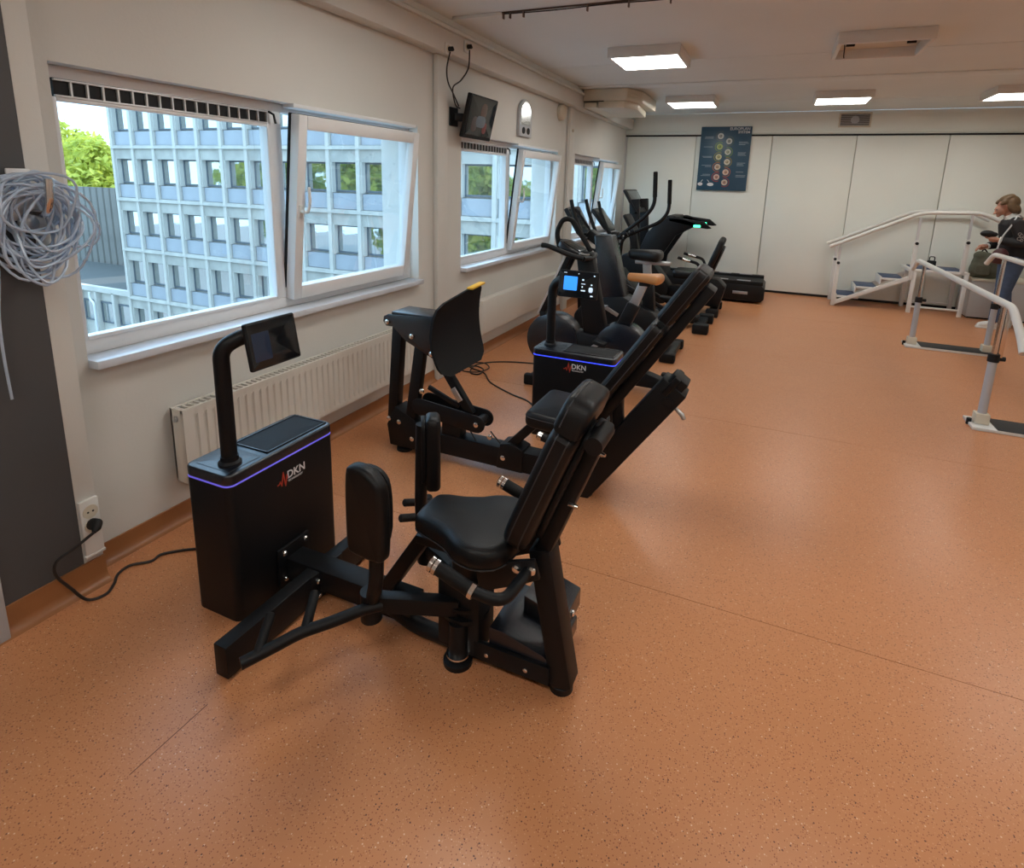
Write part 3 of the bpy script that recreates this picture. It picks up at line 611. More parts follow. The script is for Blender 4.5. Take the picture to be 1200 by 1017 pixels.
# linkage under the plate
def link(x0, z0, x1, z1, w): 
    d = Vector((x1-x0, z1-z0)).normalized(); n = Vector((-d.y, d.x))*w; P = []
    for i in range(9): a = math.pi/2+math.pi*i/8; P.append((x0+d.x*math.cos(a)*w+n.x*math.sin(a), z0+d.y*math.cos(a)*w+n.y*math.sin(a)))
    for i in range(9): a = -math.pi/2+math.pi*i/8; P.append((x1+d.x*math.cos(a)*w+n.x*math.sin(a), z1+d.y*math.cos(a)*w+n.y*math.sin(a)))
    return P
b = B()
for sy in (-.055, .055): b.prism(link(-1.76, .31, -1.385, .275, .05), 1, SY2+sy-.006, SY2+sy+.006, .002)
b.cyl((-1.385, SY2-.05, .275), (-1.385, SY2+.05, .275), .03, 14); obj('lower_link', b, 'black', t)
b = B().bar((-1.63, SY2-.03, .60), (-1.43, SY2-.03, .32), .04, .05, .006).bar((-1.70, SY2-.05, .44), (-1.50, SY2-.05, .36), .02, .025, .003); obj('push_strut', b, 'black', t)
b = B().box((-1.51, SY2-.062, .43), (.03, .012, .085), .002, Euler((0, R(-36), 0))); obj('strut_clamp', b, 'steel', t)
obj('link_bracket', B().bb(-1.62, -1.50, SY2-.04, SY2+.04, .16, .255, .006), 'black', t)
obj('tie_rod', B().tube([(-1.31, SY2-.03, .24), (-1.20, SY2-.03, .13)], .004, 6).tube([(-1.44, SY2-.03, .22), (-1.38, SY2-.03, .13)], .004, 6), 'cable', t)
# seat on its strut, seat carriage, backrest and rear column
b = B().prism([(-1.26, .045), (-1.10, .045), (-1.10, .175), (-1.18, .205), (-1.24, .19)], 1, SY2-.058, SY2+.058, .006).bar((-1.20, SY2, .17), (-1.0, SY2, .39), .08, .05, .008, (1, 0, 0)); obj('seat_strut', b, 'black', t)
mS = frame((-1.01, SY2, .385), (1, 0, -.06), (0, 1, 0))
sq = rrect(.30, .40, .045, 5, .11, 0)
se = obj('seat', B().pad(sq, .085, .028, mS), 'leather', t); obj('piping', B().tube([mS @ Vector((p[0], p[1], .058)) for p in sq], .0022, 6, True), 'stitch', se)
obj('seat_plate', B().bb(-.98, -.70, SY2-.12, SY2+.12, .335, .383, .006), 'black', se)
u = Vector((.535, 0, .81)).normalized(); 
mb = frame((-.755, SY2, .40), (0, 1, 0), u); nn = mb.col[2].to_3d()
if nn.x > 0: mb = frame((-.755, SY2, .40), (0, -1, 0), u)
o1 = rrect(.27, .66, .03, 4, 0, .33); o2 = rrect(.25, .30, .03, 4, 0, .83)
bk = obj('backrest', B().pad(o1, .075, .024, mb), 'leather', t); obj('head_pad', B().pad(o2, .08, .024, mb), 'leather', bk)
b = B()
for o_, z in ((o1, .055), (o1, .02), (o2, .06), (o2, .02)): b.tube([mb @ Vector((p[0], p[1], z)) for p in o_], .002, 6, True)
obj('piping', b, 'stitch', bk)
b = B(); A = mb @ Vector((0, -.02, -.03)); C = mb @ Vector((0, .93, -.03)); b.bar(A, C, .13, .05, .008, nn); obj('back_frame', b, 'black', bk)
b = B().bar((-.79, SY2, .02), (-.335, SY2, .675), .13, .135, .008, (1, 0, 0)); b.bar((-.375, SY2, .62), (-.31, SY2, .715), .11, .085, .008, (1, 0, 0)); obj('rear_column', b, 'black', t)
obj('column_cap', B().bar((-.385, SY2, .635), (-.322, SY2, .722), .15, .03, .006, (1, 0, -.7)), 'black', t)
b = B().cyl((-.36, SY2-.066, .60), (-.36, SY2-.078, .60), .024, 18); obj('pivot_cap', b, 'black', t)
b = B().tube([(-.33, SY2-.02, .56), (-.295, SY2-.03, .535), (-.285, SY2-.03, .515)], [.008, .012, .010], 10); obj('adjust_knob', b, 'steel', t)
obj('brace', B().bar((-.60, SY2, .36), (-.62, SY2, .64), .06, .05, .006, (1, 0, 0)).bar((-.90, SY2, .12), (-.72, SY2, .36), .07, .05, .006, (1, 0, 0)), 'black', t)
for s in (-1, 1):
    y = SY2+s*.26; h = obj('handle', B().tube(fillet([(-.70, SY2+s*.06, .30), (-.72, y, .34), (-.93, y, .39)], .05), .017, 12), 'black', t)
    obj('grip', B().tube([(-.80, y, .359), (-.915, y, .3865)], .021, 12), 'rubber', h)
    obj('grip_ring', B().tube([(-.915, y, .3865), (-.935, y, .391), (-.942, y, .3925)], [.023, .023, .015], 14), 'chrome', h)

# ---------------------------------------------------------------- control cabinet of the leg press
t = thing('control_cabinet', (-1.03, 3.36, 0), 'black cabinet with glowing blue line and lit tablet behind the leg press', 'control unit')
cabinet(t, -1.30, -.765, 3.25, 3.47, 'y', 'led', True)
mark(t, frame((-1.085, 3.2485, .480), (1, 0, 0), (0, 0, 1)) @ Matrix.Scale(.84, 4))
po = obj('screen_post', B().tube(fillet([(-1.225, 3.37, .575), (-1.225, 3.37, .97), (-1.15, 3.345, 1.03), (-1.08, 3.30, 1.02)], .10, 8), .0275, 16), 'black', t)
obj('collar', B().lathe([(.040, .0), (.040, .010), (.031, .018), (.031, .034)], 24, Matrix.Translation((-1.225, 3.37, .582))), 'black', po)
tablet(t, frame((-1.025, 3.262, 1.012), (1, -.03, 0), (0, .14, 1)), .250, .165, True)
# ================================================================ CARDIO MACHINES IN A ROW ALONG THE WINDOWS
def YP(y0, y1, poly, bev=.006, b=None): return (b or B()).prism(poly, 1, y0, y1, bev)
def disc(x, y0, y1, z, r, b=None):
    m = Matrix.Translation((x, y0, z)) @ Matrix.Rotation(R(-90), 4, 'X'); h = y1-y0
    return (b or B()).lathe([(r*.80, 0), (r*.97, h*.08), (r, h*.22), (r, h*.78), (r*.97, h*.92), (r*.80, h)], 36, m)
def saddle(x, y, z, col, t, L=.28, W=.25):
    P = [(x-L*.55, y), (x-L*.5, y-.028), (x-L*.1, y-.045), (x+L*.2, y-W*.42), (x+L*.36, y-W*.5), (x+L*.45, y-W*.3), (x+L*.45, y+W*.3), (x+L*.36, y+W*.5), (x+L*.2, y+W*.42), (x-L*.1, y+.045), (x-L*.5, y+.028)]
    return obj('saddle', B().pad(smooth_poly(P, 2), .065, .027, Matrix.Translation((0, 0, z)), 4, .004), col, t)
# ---- exercise bike with tan saddle
by = 4.40
t = thing('exercise_bike', (-1.25, by, 0), 'exercise bike with tan saddle and two round flywheel housings', 'exercise bike')
fb = obj('base', YP(by-.05, by+.05, [(-1.72, .05), (-.62, .05), (-.62, .12), (-.80, .17), (-1.60, .17), (-1.72, .12)]), 'black', t)
for x in (-1.66, -.66):
    st = obj('stabiliser', B().tube([(x, by-.27, .045), (x, by+.27, .045)], .035, 12), 'black', t)
    for s in (-1, 1): obj('foot_cap', B().box((x, by+s*.275, .045), (.10, .06, .09), .015), 'rubber', st)
obj('flywheel_housing', disc(-1.56, by-.10, by+.10, .335, .225), 'navy', t); obj('flywheel_housing', disc(-.99, by-.09, by+.09, .335, .21), 'navy', t)
obj('body', YP(by-.075, by+.075, [(-1.60, .16), (-.95, .16), (-.93, .38), (-1.10, .42), (-1.45, .44), (-1.60, .40)], .02), 'black', t)
b = B(); b.bar((-1.66, by-.06, .55), (-1.44, by-.06, 1.05), .035, .045, .008).bar((-1.66, by+.06, .55), (-1.44, by+.06, 1.05), .035, .045, .008); b.bar((-1.62, by, .42), (-1.66, by, .57), .16, .05, .01, (1, 0, 0)); fo = obj('front_fork', b, 'silver', t); fo.data.materials[0] = MT['black']
obj('fork_highlight', B().bar((-1.69, by-.085, .55), (-1.47, by-.085, 1.05), .006, .012, .002), 'slat', fo)  # pale strip gives the fork edge its white highlight
obj('console_column', YP(by-.05, by+.05, [(-1.30, .38), (-1.10, .38), (-1.20, .80), (-1.27, 1.08), (-1.40, 1.08), (-1.36, .80)], .015), 'black', t)
mC = frame((-1.40, by, 1.075), (0, -1, 0), (-.82, 0, .40))
if mC.col[2].z < 0: mC = frame((-1.40, by, 1.075), (0, 1, 0), (-.82, 0, .40))
co = obj('console', B().pad(smooth_poly([(-.16, -.10), (.16, -.10), (.14, .16), (-.14, .16)], 2), .05, .015, mC @ Matrix.Translation((0, 0, -.025))), 'black', t)
obj('console_display', B().pad(rrect(.20, .16, .02, 4, 0, .04), .006, .002, mC @ Matrix.Translation((0, 0, .026))), 'scr', co)
obj('console_trim', B().tube(spline([mC @ Vector(p) for p in ((-.16, -.06, .03), (-.08, -.10, .034), (0, -.105, .036), (.08, -.10, .034), (.16, -.06, .03))], 5), .008, 8), 'silver', co)
hb = obj('handlebar', B().tube(spline([(-1.30, by-.17, 1.04), (-1.42, by-.19, 1.07), (-1.57, by-.20, 1.12), (-1.63, by-.20, 1.125)], 6), [.02]*19, 12).tube(spline([(-1.30, by+.17, 1.04), (-1.42, by+.19, 1.07), (-1.57, by+.20, 1.12), (-1.63, by+.20, 1.125)], 6), .02, 12).tube([(-1.30, by-.17, 1.04), (-1.27, by, 1.03), (-1.30, by+.17, 1.04)], .02, 12), 'black', t)
obj('loop_grip', B().tube(fillet([(-1.55, by, 1.07), (-1.585, by, 1.22), (-1.535, by, 1.325), (-1.455, by, 1.325), (-1.40, by, 1.24), (-1.29, by, 1.08)], .05), .02, 12), 'rubber', hb)
sp_ = obj('seat_tube', B().bar((-1.02, by, .45), (-.915, by, .70), .085, .10, .012, (1, 0, 0)), 'black', t)
obj('seat_post', B().bar((-.925, by, .68), (-.86, by, .86), .045, .07, .006, (1, 0, 0)), 'silver', sp_)
obj('saddle_clamp', B().box((-.845, by, .865), (.09, .05, .04), .008), 'gasket', sp_); saddle(-.835, by, .875, 'tan', t)
for s, a in ((-1, 40), (1, 220)):
    cx, cz = -1.24, .30; ex, ez = cx+math.cos(R(a))*.15, cz+math.sin(R(a))*.15
    cr = obj('crank', B().bar((cx, by+s*.10, cz), (ex, by+s*.13, ez), .018, .03, .004), 'silver', t); obj('pedal', B().box((ex, by+s*.18, ez), (.10, .09, .03), .008, Euler((0, R(12), 0))), 'rubber', cr)

def horned_console(t, X, y, Z, tilt, sc=1.0, sides=(-1, 1)):
    m = frame((X, y, Z), (0, 1, 0), (-math.sin(tilt), 0, math.cos(tilt)))
    if m.col[2].x < 0: m = frame((X, y, Z), (0, -1, 0), (-math.sin(tilt), 0, math.cos(tilt)))
    c = obj('console', B().pad(smooth_poly([(-.17, -.16), (.17, -.16), (.20, .18), (.19, .20), (-.19, .20), (-.20, .18)], 1), .045, .010, m @ Matrix.Translation((0, 0, -.045))), 'black', t)
    obj('display', B().pad(rrect(.33, .29, .015, 4, 0, .03), .004, .001, m), 'scr', c)
    obj('display_trim', B().pad(rrect(.26, .012, .004, 3, 0, -.145), .004, .001, m), 'silver', c)
    for s in sides: obj('horn_handle', B().tube(fillet([(X+.16, y, Z-.26), (X+.12, y+s*.16, Z-.22), (X+.08, y+s*.23, Z-.10), (X-.02, y+s*.24, Z+.12), (X-.05, y+s*.235, Z+.24)], .08), .0185, 12), 'rubber', t)
    return m
# ---- upright bike with black saddle
by = 5.55
t = thing('upright_bike', (-1.2, by, 0), 'upright bike with black saddle and broad dark column behind the tan-saddled bike', 'exercise bike')
obj('column', YP(by-.11, by+.11, [(-1.58, 1.12), (-1.40, 1.12), (-1.13, .16), (-1.42, .16)], .02), 'navy', t)
obj('body', YP(by-.13, by+.13, [(-1.72, .08), (-.80, .08), (-.78, .26), (-.95, .42), (-1.25, .55), (-1.60, .50), (-1.74, .32)], .03), 'black', t)
for x in (-1.68, -.76):
    st = obj('stabiliser', B().bb(x-.05, x+.05, by-.24, by+.24, .02, .085, .012), 'black', t)
    for s in (-1, 1): obj('foot_cap', B().box((x, by+s*.27, .045), (.14, .09, .09), .015), 'rubber', st)
horned_console(t, -1.73, by, 1.21, R(31))
obj('console_neck', B().bar((-1.50, by, 1.03), (-1.66, by, 1.13), .14, .10, .02, (1, 0, 0)), 'black', t)
obj('seat_tube', B().bar((-1.0, by, .36), (-1.04, by, .68), .10, .11, .012, (1, 0, 0)), 'black', t); obj('seat_post', B().bar((-1.04, by, .66), (-1.065, by, .90), .06, .075, .006, (1, 0, 0)), 'silver', t)
P = smooth_poly([(-1.25, by-.05), (-1.10, by-.09), (-.98, by-.15), (-.92, by-.12), (-.92, by+.12), (-.98, by+.15), (-1.10, by+.09), (-1.25, by+.05)], 2)
obj('saddle', B().pad(P, .10, .04, Matrix.Translation((0, 0, .90)), 5, .004), 'leather', t)
obj('seat_bracket', B().bb(-1.17, -.84, by-.05, by+.05, .868, .90, .006), 'silver', t)
for s, a in ((-1, 150), (1, 330)):
    cx, cz = -1.28, .36; ex, ez = cx+math.cos(R(a))*.17, cz+math.sin(R(a))*.17
    cr = obj('crank', B().bar((cx, by+s*.14, cz), (ex, by+s*.17, ez), .02, .035, .004), 'silver', t); obj('pedal', B().box((ex, by+s*.225, ez), (.11, .10, .03), .008), 'silver', cr)
# ---- cross trainer with tall swinging arms
by = 6.85
t = thing('cross_trainer', (-1.35, by, 0), 'cross trainer with two tall upright swinging arms', 'exercise machine')
obj('body', YP(by-.16, by+.16, [(-2.10, .07), (-1.45, .07), (-1.40, .40), (-1.60, .62), (-1.95, .60), (-2.12, .35)], .03), 'black', t)
obj('mast', B().bar((-1.74, by, .50), (-1.74, by, 1.05), .14, .13, .02, (1, 0, 0)), 'black', t)
horned_console(t, -1.83, by, 1.17, R(38), 1.0, (-1,))
obj('base_rail', B().bb(-1.50, -.66, by-.07, by+.07, .05, .14, .012), 'black', t)
st = obj('stabiliser', B().bb(-.68, -.58, by-.28, by+.28, .02, .085, .012), 'black', t)
for s in (-1, 1): obj('foot_cap', B().box((-.61, by+s*.29, .055), (.17, .12, .11), .015), 'rubber', st)
obj('stabiliser', B().bb(-2.05, -1.95, by-.28, by+.28, .0, .075, .012), 'black', t)
for s in (-1, 1):
    y = by+s*.20; dx, dz = (-.10, .02) if s < 0 else (.0, -.06); ar = obj('swing_arm', B().tube(fillet([(-1.70, y, .55), (-1.68, y, .97), (-1.23+dx, y, 1.24+dz), (-1.14+dx, y, 1.37+dz), (-1.155+dx, y, 1.71+dz)], .10, 8), .021, 14), 'black', t)
    obj('grip', B().tube([(-1.143+dx, y, 1.46+dz), (-1.156+dx, y, 1.73+dz), (-1.1565+dx, y, 1.738+dz)], [.0245, .0245, .018], 14), 'rubber', ar)
    for x in (-1.60, -1.54): obj('clamp', B().tube([(x-.02, y, 1.005+(x+1.60)*.59), (x+.01, y, 1.023+(x+1.60)*.59)], .036, 14), 'black', ar)
    obj('link_rod', B().bar((-1.62, y, .50), (-1.05, y, .22), .035, .045, .008), 'black', ar)
    obj('foot_board', B().box((-.98, y, .235+.03*s), (.36, .13, .035), .012, Euler((0, R(4*s), 0))), 'rubber', t)
# ---- recumbent bike with tall backrest
by = 7.80
t = thing('recumbent_bike', (-1.2, by, 0), 'recumbent bike with tall black backrest and side grips', 'exercise bike')
obj('body', YP(by-.15, by+.15, [(-1.95, .07), (-1.20, .07), (-1.15, .30), (-1.40, .62), (-1.80, .70), (-1.97, .40)], .03), 'black', t)
obj('rail', B().bb(-1.25, -.55, by-.08, by+.08, .16, .32, .02), 'black', t)
obj('rear_body', YP(by-.14, by+.14, [(-.92, .10), (-.52, .10), (-.46, .36), (-.56, .46), (-.90, .46)], .02), 'black', t)
for x in (-1.85, -.58):
    st = obj('stabiliser', B().bb(x-.05, x+.05, by-.28, by+.28, .02, .085, .012), 'black', t)
    for s in (-1, 1): obj('foot_cap', B().box((x, by+s*.29, .05), (.15, .10, .10), .015), 'rubber', st)
obj('seat', B().pad(rrect(.42, .44, .08), .10, .035, Matrix.Translation((-.92, by, .44)), 4), 'leather', t)
u = Vector((.17, 0, .50)).normalized(); m = frame((-.76, by, .47), (0, 1, 0), u)
obj('backrest', B().pad(smooth_poly([(-.17, 0), (.17, 0), (.21, .15), (.20, .40), (.13, .56), (-.13, .56), (-.20, .40), (-.21, .15)], 2), .075, .03, m), 'leather', t)
obj('back_shell', B().pad(smooth_poly([(-.12, .05), (.12, .05), (.15, .2), (.13, .46), (-.13, .46), (-.15, .2)], 2), .03, .01, m @ Matrix.Translation((0, 0, .074))), 'black', t)
for s in (-1, 1):
    y = by+s*.27; h = obj('side_grip', B().tube(fillet([(-.72, by+s*.15, .46), (-.75, y, .52), (-.80, y, .66), (-1.06, y, .72)], .05), .019, 12), 'black', t); obj('pulse_sensor', B().tube([(-.90, y, .683), (-1.0, y, .706)], .0215, 12), 'chrome', h)
obj('mast', B().bar((-1.62, by, .55), (-1.72, by, 1.0), .12, .10, .02, (1, 0, 0)), 'black', t)
m = frame((-1.70, by, 1.02), (0, 1, 0), (-.5, 0, .85)); obj('console', B().pad(rrect(.36, .26, .03), .04, .01, m @ Matrix.Translation((0, .10, -.02))), 'black', t)
# ---- treadmill by the far wall
ty = 9.10
t = thing('treadmill', (-.95, ty, 0), 'black treadmill with green-lit handrail by the partition wall', 'treadmill')
obj('deck', YP(ty-.40, ty+.40, [(-1.95, .03), (-.04, .03), (.0, .07), (.0, .22), (-.05, .27), (-1.95, .30)], .012), 'black', t)
obj('belt', B().bb(-1.40, -.03, ty-.27, ty+.27, .27, .286, .004), 'rubber', t)
for s in (-1, 1):
    ra = obj('side_rail', B().bb(-1.45, -.03, ty+s*.34-.06, ty+s*.34+.06, .262, .318, .012), 'rubber', t)
    for q in range(3): obj('rail_tread', B().bb(-.98+q*.30, -.80+q*.30, ty+s*.34-.035, ty+s*.34+.035, .318, .322), 'silver', ra)
obj('rear_badge', B().bb(-.42, -.22, ty-.412, ty-.398, .13, .17, .004), 'silver', t)
obj('motor_cover', YP(ty-.38, ty+.38, [(-1.98, .05), (-1.40, .28), (-1.45, .36), (-1.75, .46), (-1.98, .40)], .03), 'black', t)
for s in (-1, 1):
    y = ty+s*.40
    up_ = obj('upright', YP(y-.035, y+.035, [(-1.85, .05), (-1.55, .05), (-1.50, .52), (-1.28, .90), (-1.02, 1.05), (-.90, 1.07), (-1.25, 1.17), (-1.50, 1.14), (-1.70, .92), (-1.82, .6)], .015), 'black', t)
    obj('handrail', YP(y-.035, y+.035, [(-1.40, 1.17), (-.90, 1.12), (-.79, 1.03), (-.85, 1.02), (-1.05, 1.04), (-1.40, 1.10)], .012), 'black', t)
    obj('hand_lamp', B().box((-.99, y-.037, 1.055), (.095, .012, .03), .005), 'green', up_)
obj('control_bar', B().bb(-1.45, -1.30, ty-.40, ty+.40, 1.10, 1.18, .02), 'black', t)
for s in (-1, 1): obj('mast', B().bar((-1.86, ty+s*.33, .45), (-1.94, ty+s*.33, 1.40), .07, .15, .015, (1, 0, 0)), 'black', t)
m = frame((-1.95, ty, 1.33), (0, 1, 0), (-.52, 0, .85)); c = obj('console', B().pad(rrect(.80, .40, .03), .04, .01, m @ Matrix.Translation((0, .05, -.04))), 'black', t)
if m.col[2].x < 0: m = frame((-1.95, ty, 1.33), (0, -1, 0), (-.52, 0, .85))
obj('display', B().pad(rrect(.70, .30, .02, 4, 0, .07), .005, .001, m @ Matrix.Translation((0, 0, .0))), 'scr', c)
# ================================================================ THINGS ON WALLS AND CEILING
# ribbed radiator under the nearest window
def radiator(name, y0, y1, z0, z1, ribs, label):
    t = thing(name, (-2.34, (y0+y1)/2, z0), label, 'radiator', 'radiators under the windows')
    if ribs:
        n = int((y1-y0-.06)/.0445); pts = []
        for i in range(n):
            y = y0+.03+i*(y1-y0-.06)/n; p = (y1-y0-.06)/n
            pts += [(y, 0), (y+p*.55, 0), (y+p*.66, -.009), (y+p*.89, -.009)]
        pts.append((y1-.03, 0)); b = B(); A = []; rows_ = [z0, z0+.03, z0+.045, z1-.05, z1-.035, z1]
        for k, z in enumerate(rows_): A.append([b.bm.verts.new((-2.30+(d if k in (2, 3) else 0), y, z)) for y, d in pts])
        for k in range(5):
            for i in range(len(pts)-1): b.bm.faces.new((A[k][i], A[k][i+1], A[k+1][i+1], A[k+1][i]))
        b.bb(-2.315, -2.30, y0, y0+.03, z0, z1).bb(-2.315, -2.30, y1-.03, y1, z0, z1); obj('front_panel', b, 'rad', t)
    else: obj('front_panel', B().bb(-2.318, -2.30, y0, y1, z0, z1, .006), 'rad', t)
    obj('back_panel', B().bb(-2.385, -2.372, y0, y1, z0+.01, z1-.01), 'rad', t)
    for y in (y0, y1-.012): obj('side_panel', B().bb(-2.385, -2.302, y, y+.012, z0-.005, z1+.001, .002), 'rad', t)
    b = B().bb(-2.385, -2.372, y0, y1, z1-.014, z1).bb(-2.318, -2.303, y0, y1, z1-.014, z1)
    gr = obj('top_grille', b, 'rad', t); m = mesh_of('slat', B().bb(-.0275, .0275, -.004, .004, -.010, -.001), 'rad')
    if ribs:
        for i in range(int((y1-y0)/.03)): share('slat', m, gr, (-2.345, y0+.02+i*.03, z1))
    else: obj('grille_plate', B().bb(-2.372, -2.318, y0, y1, z1-.012, z1-.004), 'rad', gr)
    obj('vent_plug', B().tube([(-2.345, y0-.001, z1-.045), (-2.345, y0-.012, z1-.045)], .014, 14), 'steel', t)
    for y in (y0+.25, y1-.25): obj('bracket', B().bb(XW, -2.384, y-.02, y+.02, z0+.08, z1-.06), 'rad', t)
    return t
t = radiator('ribbed_radiator', 1.60, 3.50, .215, .568, True, 'white ribbed radiator under the nearest window')
b = B().tube(fillet([(-2.345, 3.53, .235), (-2.345, 3.53, .05), (-2.345, 3.53, .0)], .02), .009, 10); obj('pipe', b, 'rad', t)
obj('valve', B().tube([(-2.345, 3.50, .245), (-2.345, 3.56, .245)], .02, 14).tube([(-2.345, 3.56, .245), (-2.345, 3.60, .245)], .024, 14), 'gasket', t)
t = radiator('flat_radiator', 4.52, 6.62, .235, .545, False, 'flat white radiator panel under the middle window')
obj('valve', B().tube([(-2.345, 4.505, .28), (-2.345, 4.47, .28)], .015, 14).tube([(-2.345, 4.475, .28), (-2.345, 4.475, .0)], .008, 10), 'steel', t)
# poster on the partition
PX0, PX1, PZ0, PZ1, PYF = -1.19, -.445, 1.562, 2.532, 9.835
t = thing('poster', (-.8175, PYF, PZ0), 'navy blue poster with a chain of round pictures on the far wall', 'poster')
obj('board', B().bb(PX0, PX1, PYF, PYF+.018, PZ0, PZ1, .002), 'poster', t); obj('hanger', B().bb(-1.0, -.63, PYF+.018, YF-.0005, 2.42, 2.50), 'slat', t)
W_, H_ = PX1-PX0, PZ1-PZ0
def pp(u, v, d=.001): return Vector((PX0+u*W_, PYF-d, PZ1-v*H_))
cc = [(.40, .146), (.576, .226), (.40, .311), (.57, .393), (.396, .471), (.573, .55), (.39, .629), (.565, .71), (.39, .789), (.56, .871)]
rc = [(.12, .14, .13), (.10, .14, .10), (.16, .30, .06), (.18, .30, .07), (.30, .30, .06), (.36, .26, .06), (.50, .17, .05), (.50, .13, .05), (.48, .06, .04), (.40, .05, .04)]
cen = [(.55, .58, .55), (.55, .58, .55), (.35, .45, .15), (.55, .58, .50), (.60, .60, .35), (.65, .62, .50), (.66, .55, .42), (.66, .52, .42), (.66, .48, .40), (.62, .52, .42)]
def vdisc(b, c, r, n=24, sx=1.0):
    b.bm.faces.new([b.bm.verts.new(c+Vector((math.cos(-2*math.pi*i/n)*r*sx, 0, math.sin(-2*math.pi*i/n)*r))) for i in range(n)]); return b
def vring(b, c, r, w_, a0, a1, n=24):
    P = [(c+Vector((math.cos(R(a0+(a1-a0)*i/n))*q, 0, math.sin(R(a0+(a1-a0)*i/n))*q))) for i in range(n+1) for q in (r-w_, r+w_)]; v = [b.bm.verts.new(p) for p in P]
    for i in range(n): b.bm.faces.new((v[2*i], v[2*i+1], v[2*i+3], v[2*i+2]))
    return b
for i, ((u_, v_), c1, c2) in enumerate(zip(cc, rc, cen)):
    k = obj('round_picture', vdisc(B(), pp(u_, v_, .0016), .046), mat('picture_tint_%d' % i, c2, .5, var=.25, vs_=30), t)
    obj('picture_glyph', vring(vring(B(), pp(u_, v_, .002), .016, .004, 0, 360), pp(u_+.006, v_+.004, .0021), .006, .003, 30, 300), mat('glyph_tint_%d' % i, tuple(x*.45 for x in c1), .5), k)
    obj('chain_loop', vring(B(), pp(u_, v_, .0012), .068, .0045, 55 if i % 2 == 0 else -125, 300 if i % 2 == 0 else 110), mat('loop_tint_%d' % i, c1, .5), t)
obj('title', text_bm('EUROPLAN', .058, frame(pp(.965, .055), (1, 0, 0), (0, 0, 1)), text_bm('SYSTEM', .05, frame(pp(.965, .105), (1, 0, 0), (0, 0, 1)), None, .0002, 'RIGHT', .0006), .0002, 'RIGHT', .0006), 'logow', t)['kind'] = 'stuff'
b = B(); rl = random.Random(5)
for side, vs2 in ((0, (.155, .175, .31, .46, .475, .60, .62, .745, .765)), (1, (.235, .255, .275, .40, .42, .44, .56, .58, .60, .70, .755, .775))):
    for v_ in vs2:
        L_ = rl.uniform(.12, .20); u0_ = (.26-L_ if side == 0 else .77)
        a = pp(u0_, v_); b.quad(a, a+Vector((0, 0, -.007)), a+Vector((L_*W_, 0, -.007)), a+Vector((L_*W_, 0, 0)))
obj('small_print', b, mat('pale_print', (.35, .42, .47), .5), t)['kind'] = 'stuff'
for (u_, v_, sx) in ((.07, .905, 1.45), (.28, .908, 1.9)): obj('oval_tag', vdisc(B(), pp(u_, v_, .0014), .026, 24, sx), 'logow', t)
for (u_, du) in ((.115, -.03), (.21, .04)):
    a, c = pp(u_, .835), pp(u_+du, .87); obj('arrow', B().quad(a+V(-.006, 0, 0), a+V(.006, 0, 0), c+V(.006, 0, 0), c+V(-.006, 0, 0)), 'logow', t)
# vent grille in the bulkhead
t = thing('wall_vent', (.915, YF, 2.51), 'grey square vent grille in the wall above the partition', 'vent')
b = B(); x0, x1, z0, z1, k = .71, 1.12, 2.505, 2.71, .022
b.bb(x0, x1, YF-.014, YF-.0005, z0, z0+k, .002).bb(x0, x1, YF-.014, YF-.0005, z1-k, z1, .002).bb(x0, x0+k, YF-.014, YF-.0005, z0+k, z1-k, .002).bb(x1-k, x1, YF-.014, YF-.0005, z0+k, z1-k, .002); obj('frame', b, 'cream', t)
obj('backing', B().bb(x0+k, x1-k, YF-.004, YF-.0005, z0+k, z1-k), mat('vent_dark', (.10, .095, .08), .7), t)
for i in range(8): obj('slat', B().box(((x0+x1)/2, YF-.008, z0+k+.012+i*.0195), (x1-x0-2*k, .010, .006), 0, Euler((R(25), 0, 0))), 'greyp', t)
obj('duct_cap', B().lathe([(.05, 0), (.055, .004), (.04, .006)], 24, Matrix.Translation((.915, YF-.010, 2.607)) @ Matrix.Rotation(R(90), 4, 'X')), 'greyp', t)
# air conditioner under the ceiling
t = thing('air_conditioner', (-1.95, 7.55, 2.5), 'cream air conditioner hung in the ceiling corner', 'air conditioner')
ob = B().prism([(-2.278, 7.08), (-1.74, 7.08), (-1.62, 7.39), (-1.62, 8.25), (-2.278, 8.25)], 2, 2.585, 2.725, .012)
obj('case', ob, 'cream', t); obj('lower_case', B().prism([(-2.10, 7.11), (-1.77, 7.11), (-1.67, 7.40), (-1.74, 8.20), (-2.10, 8.20)], 2, 2.505, 2.586, .012), 'cream', t)
obj('intake', B().bb(-2.275, -2.115, 7.11, 8.2, 2.515, 2.575, .008), 'cream', t); obj('gap', B().bb(-2.27, -2.02, 7.075, 7.085, 2.577, 2.586), 'gasket', t)
for i in range(4): obj('louvre', B().bar((-1.73, 7.085, 2.61+i*.028), (-1.612, 7.395, 2.61+i*.028), .012, .007, .002), 'cream', t)
obj('mount', B().bb(-2.2, -1.7, 7.4, 8.2, 2.724, ZC-.0005), 'gasket', t)
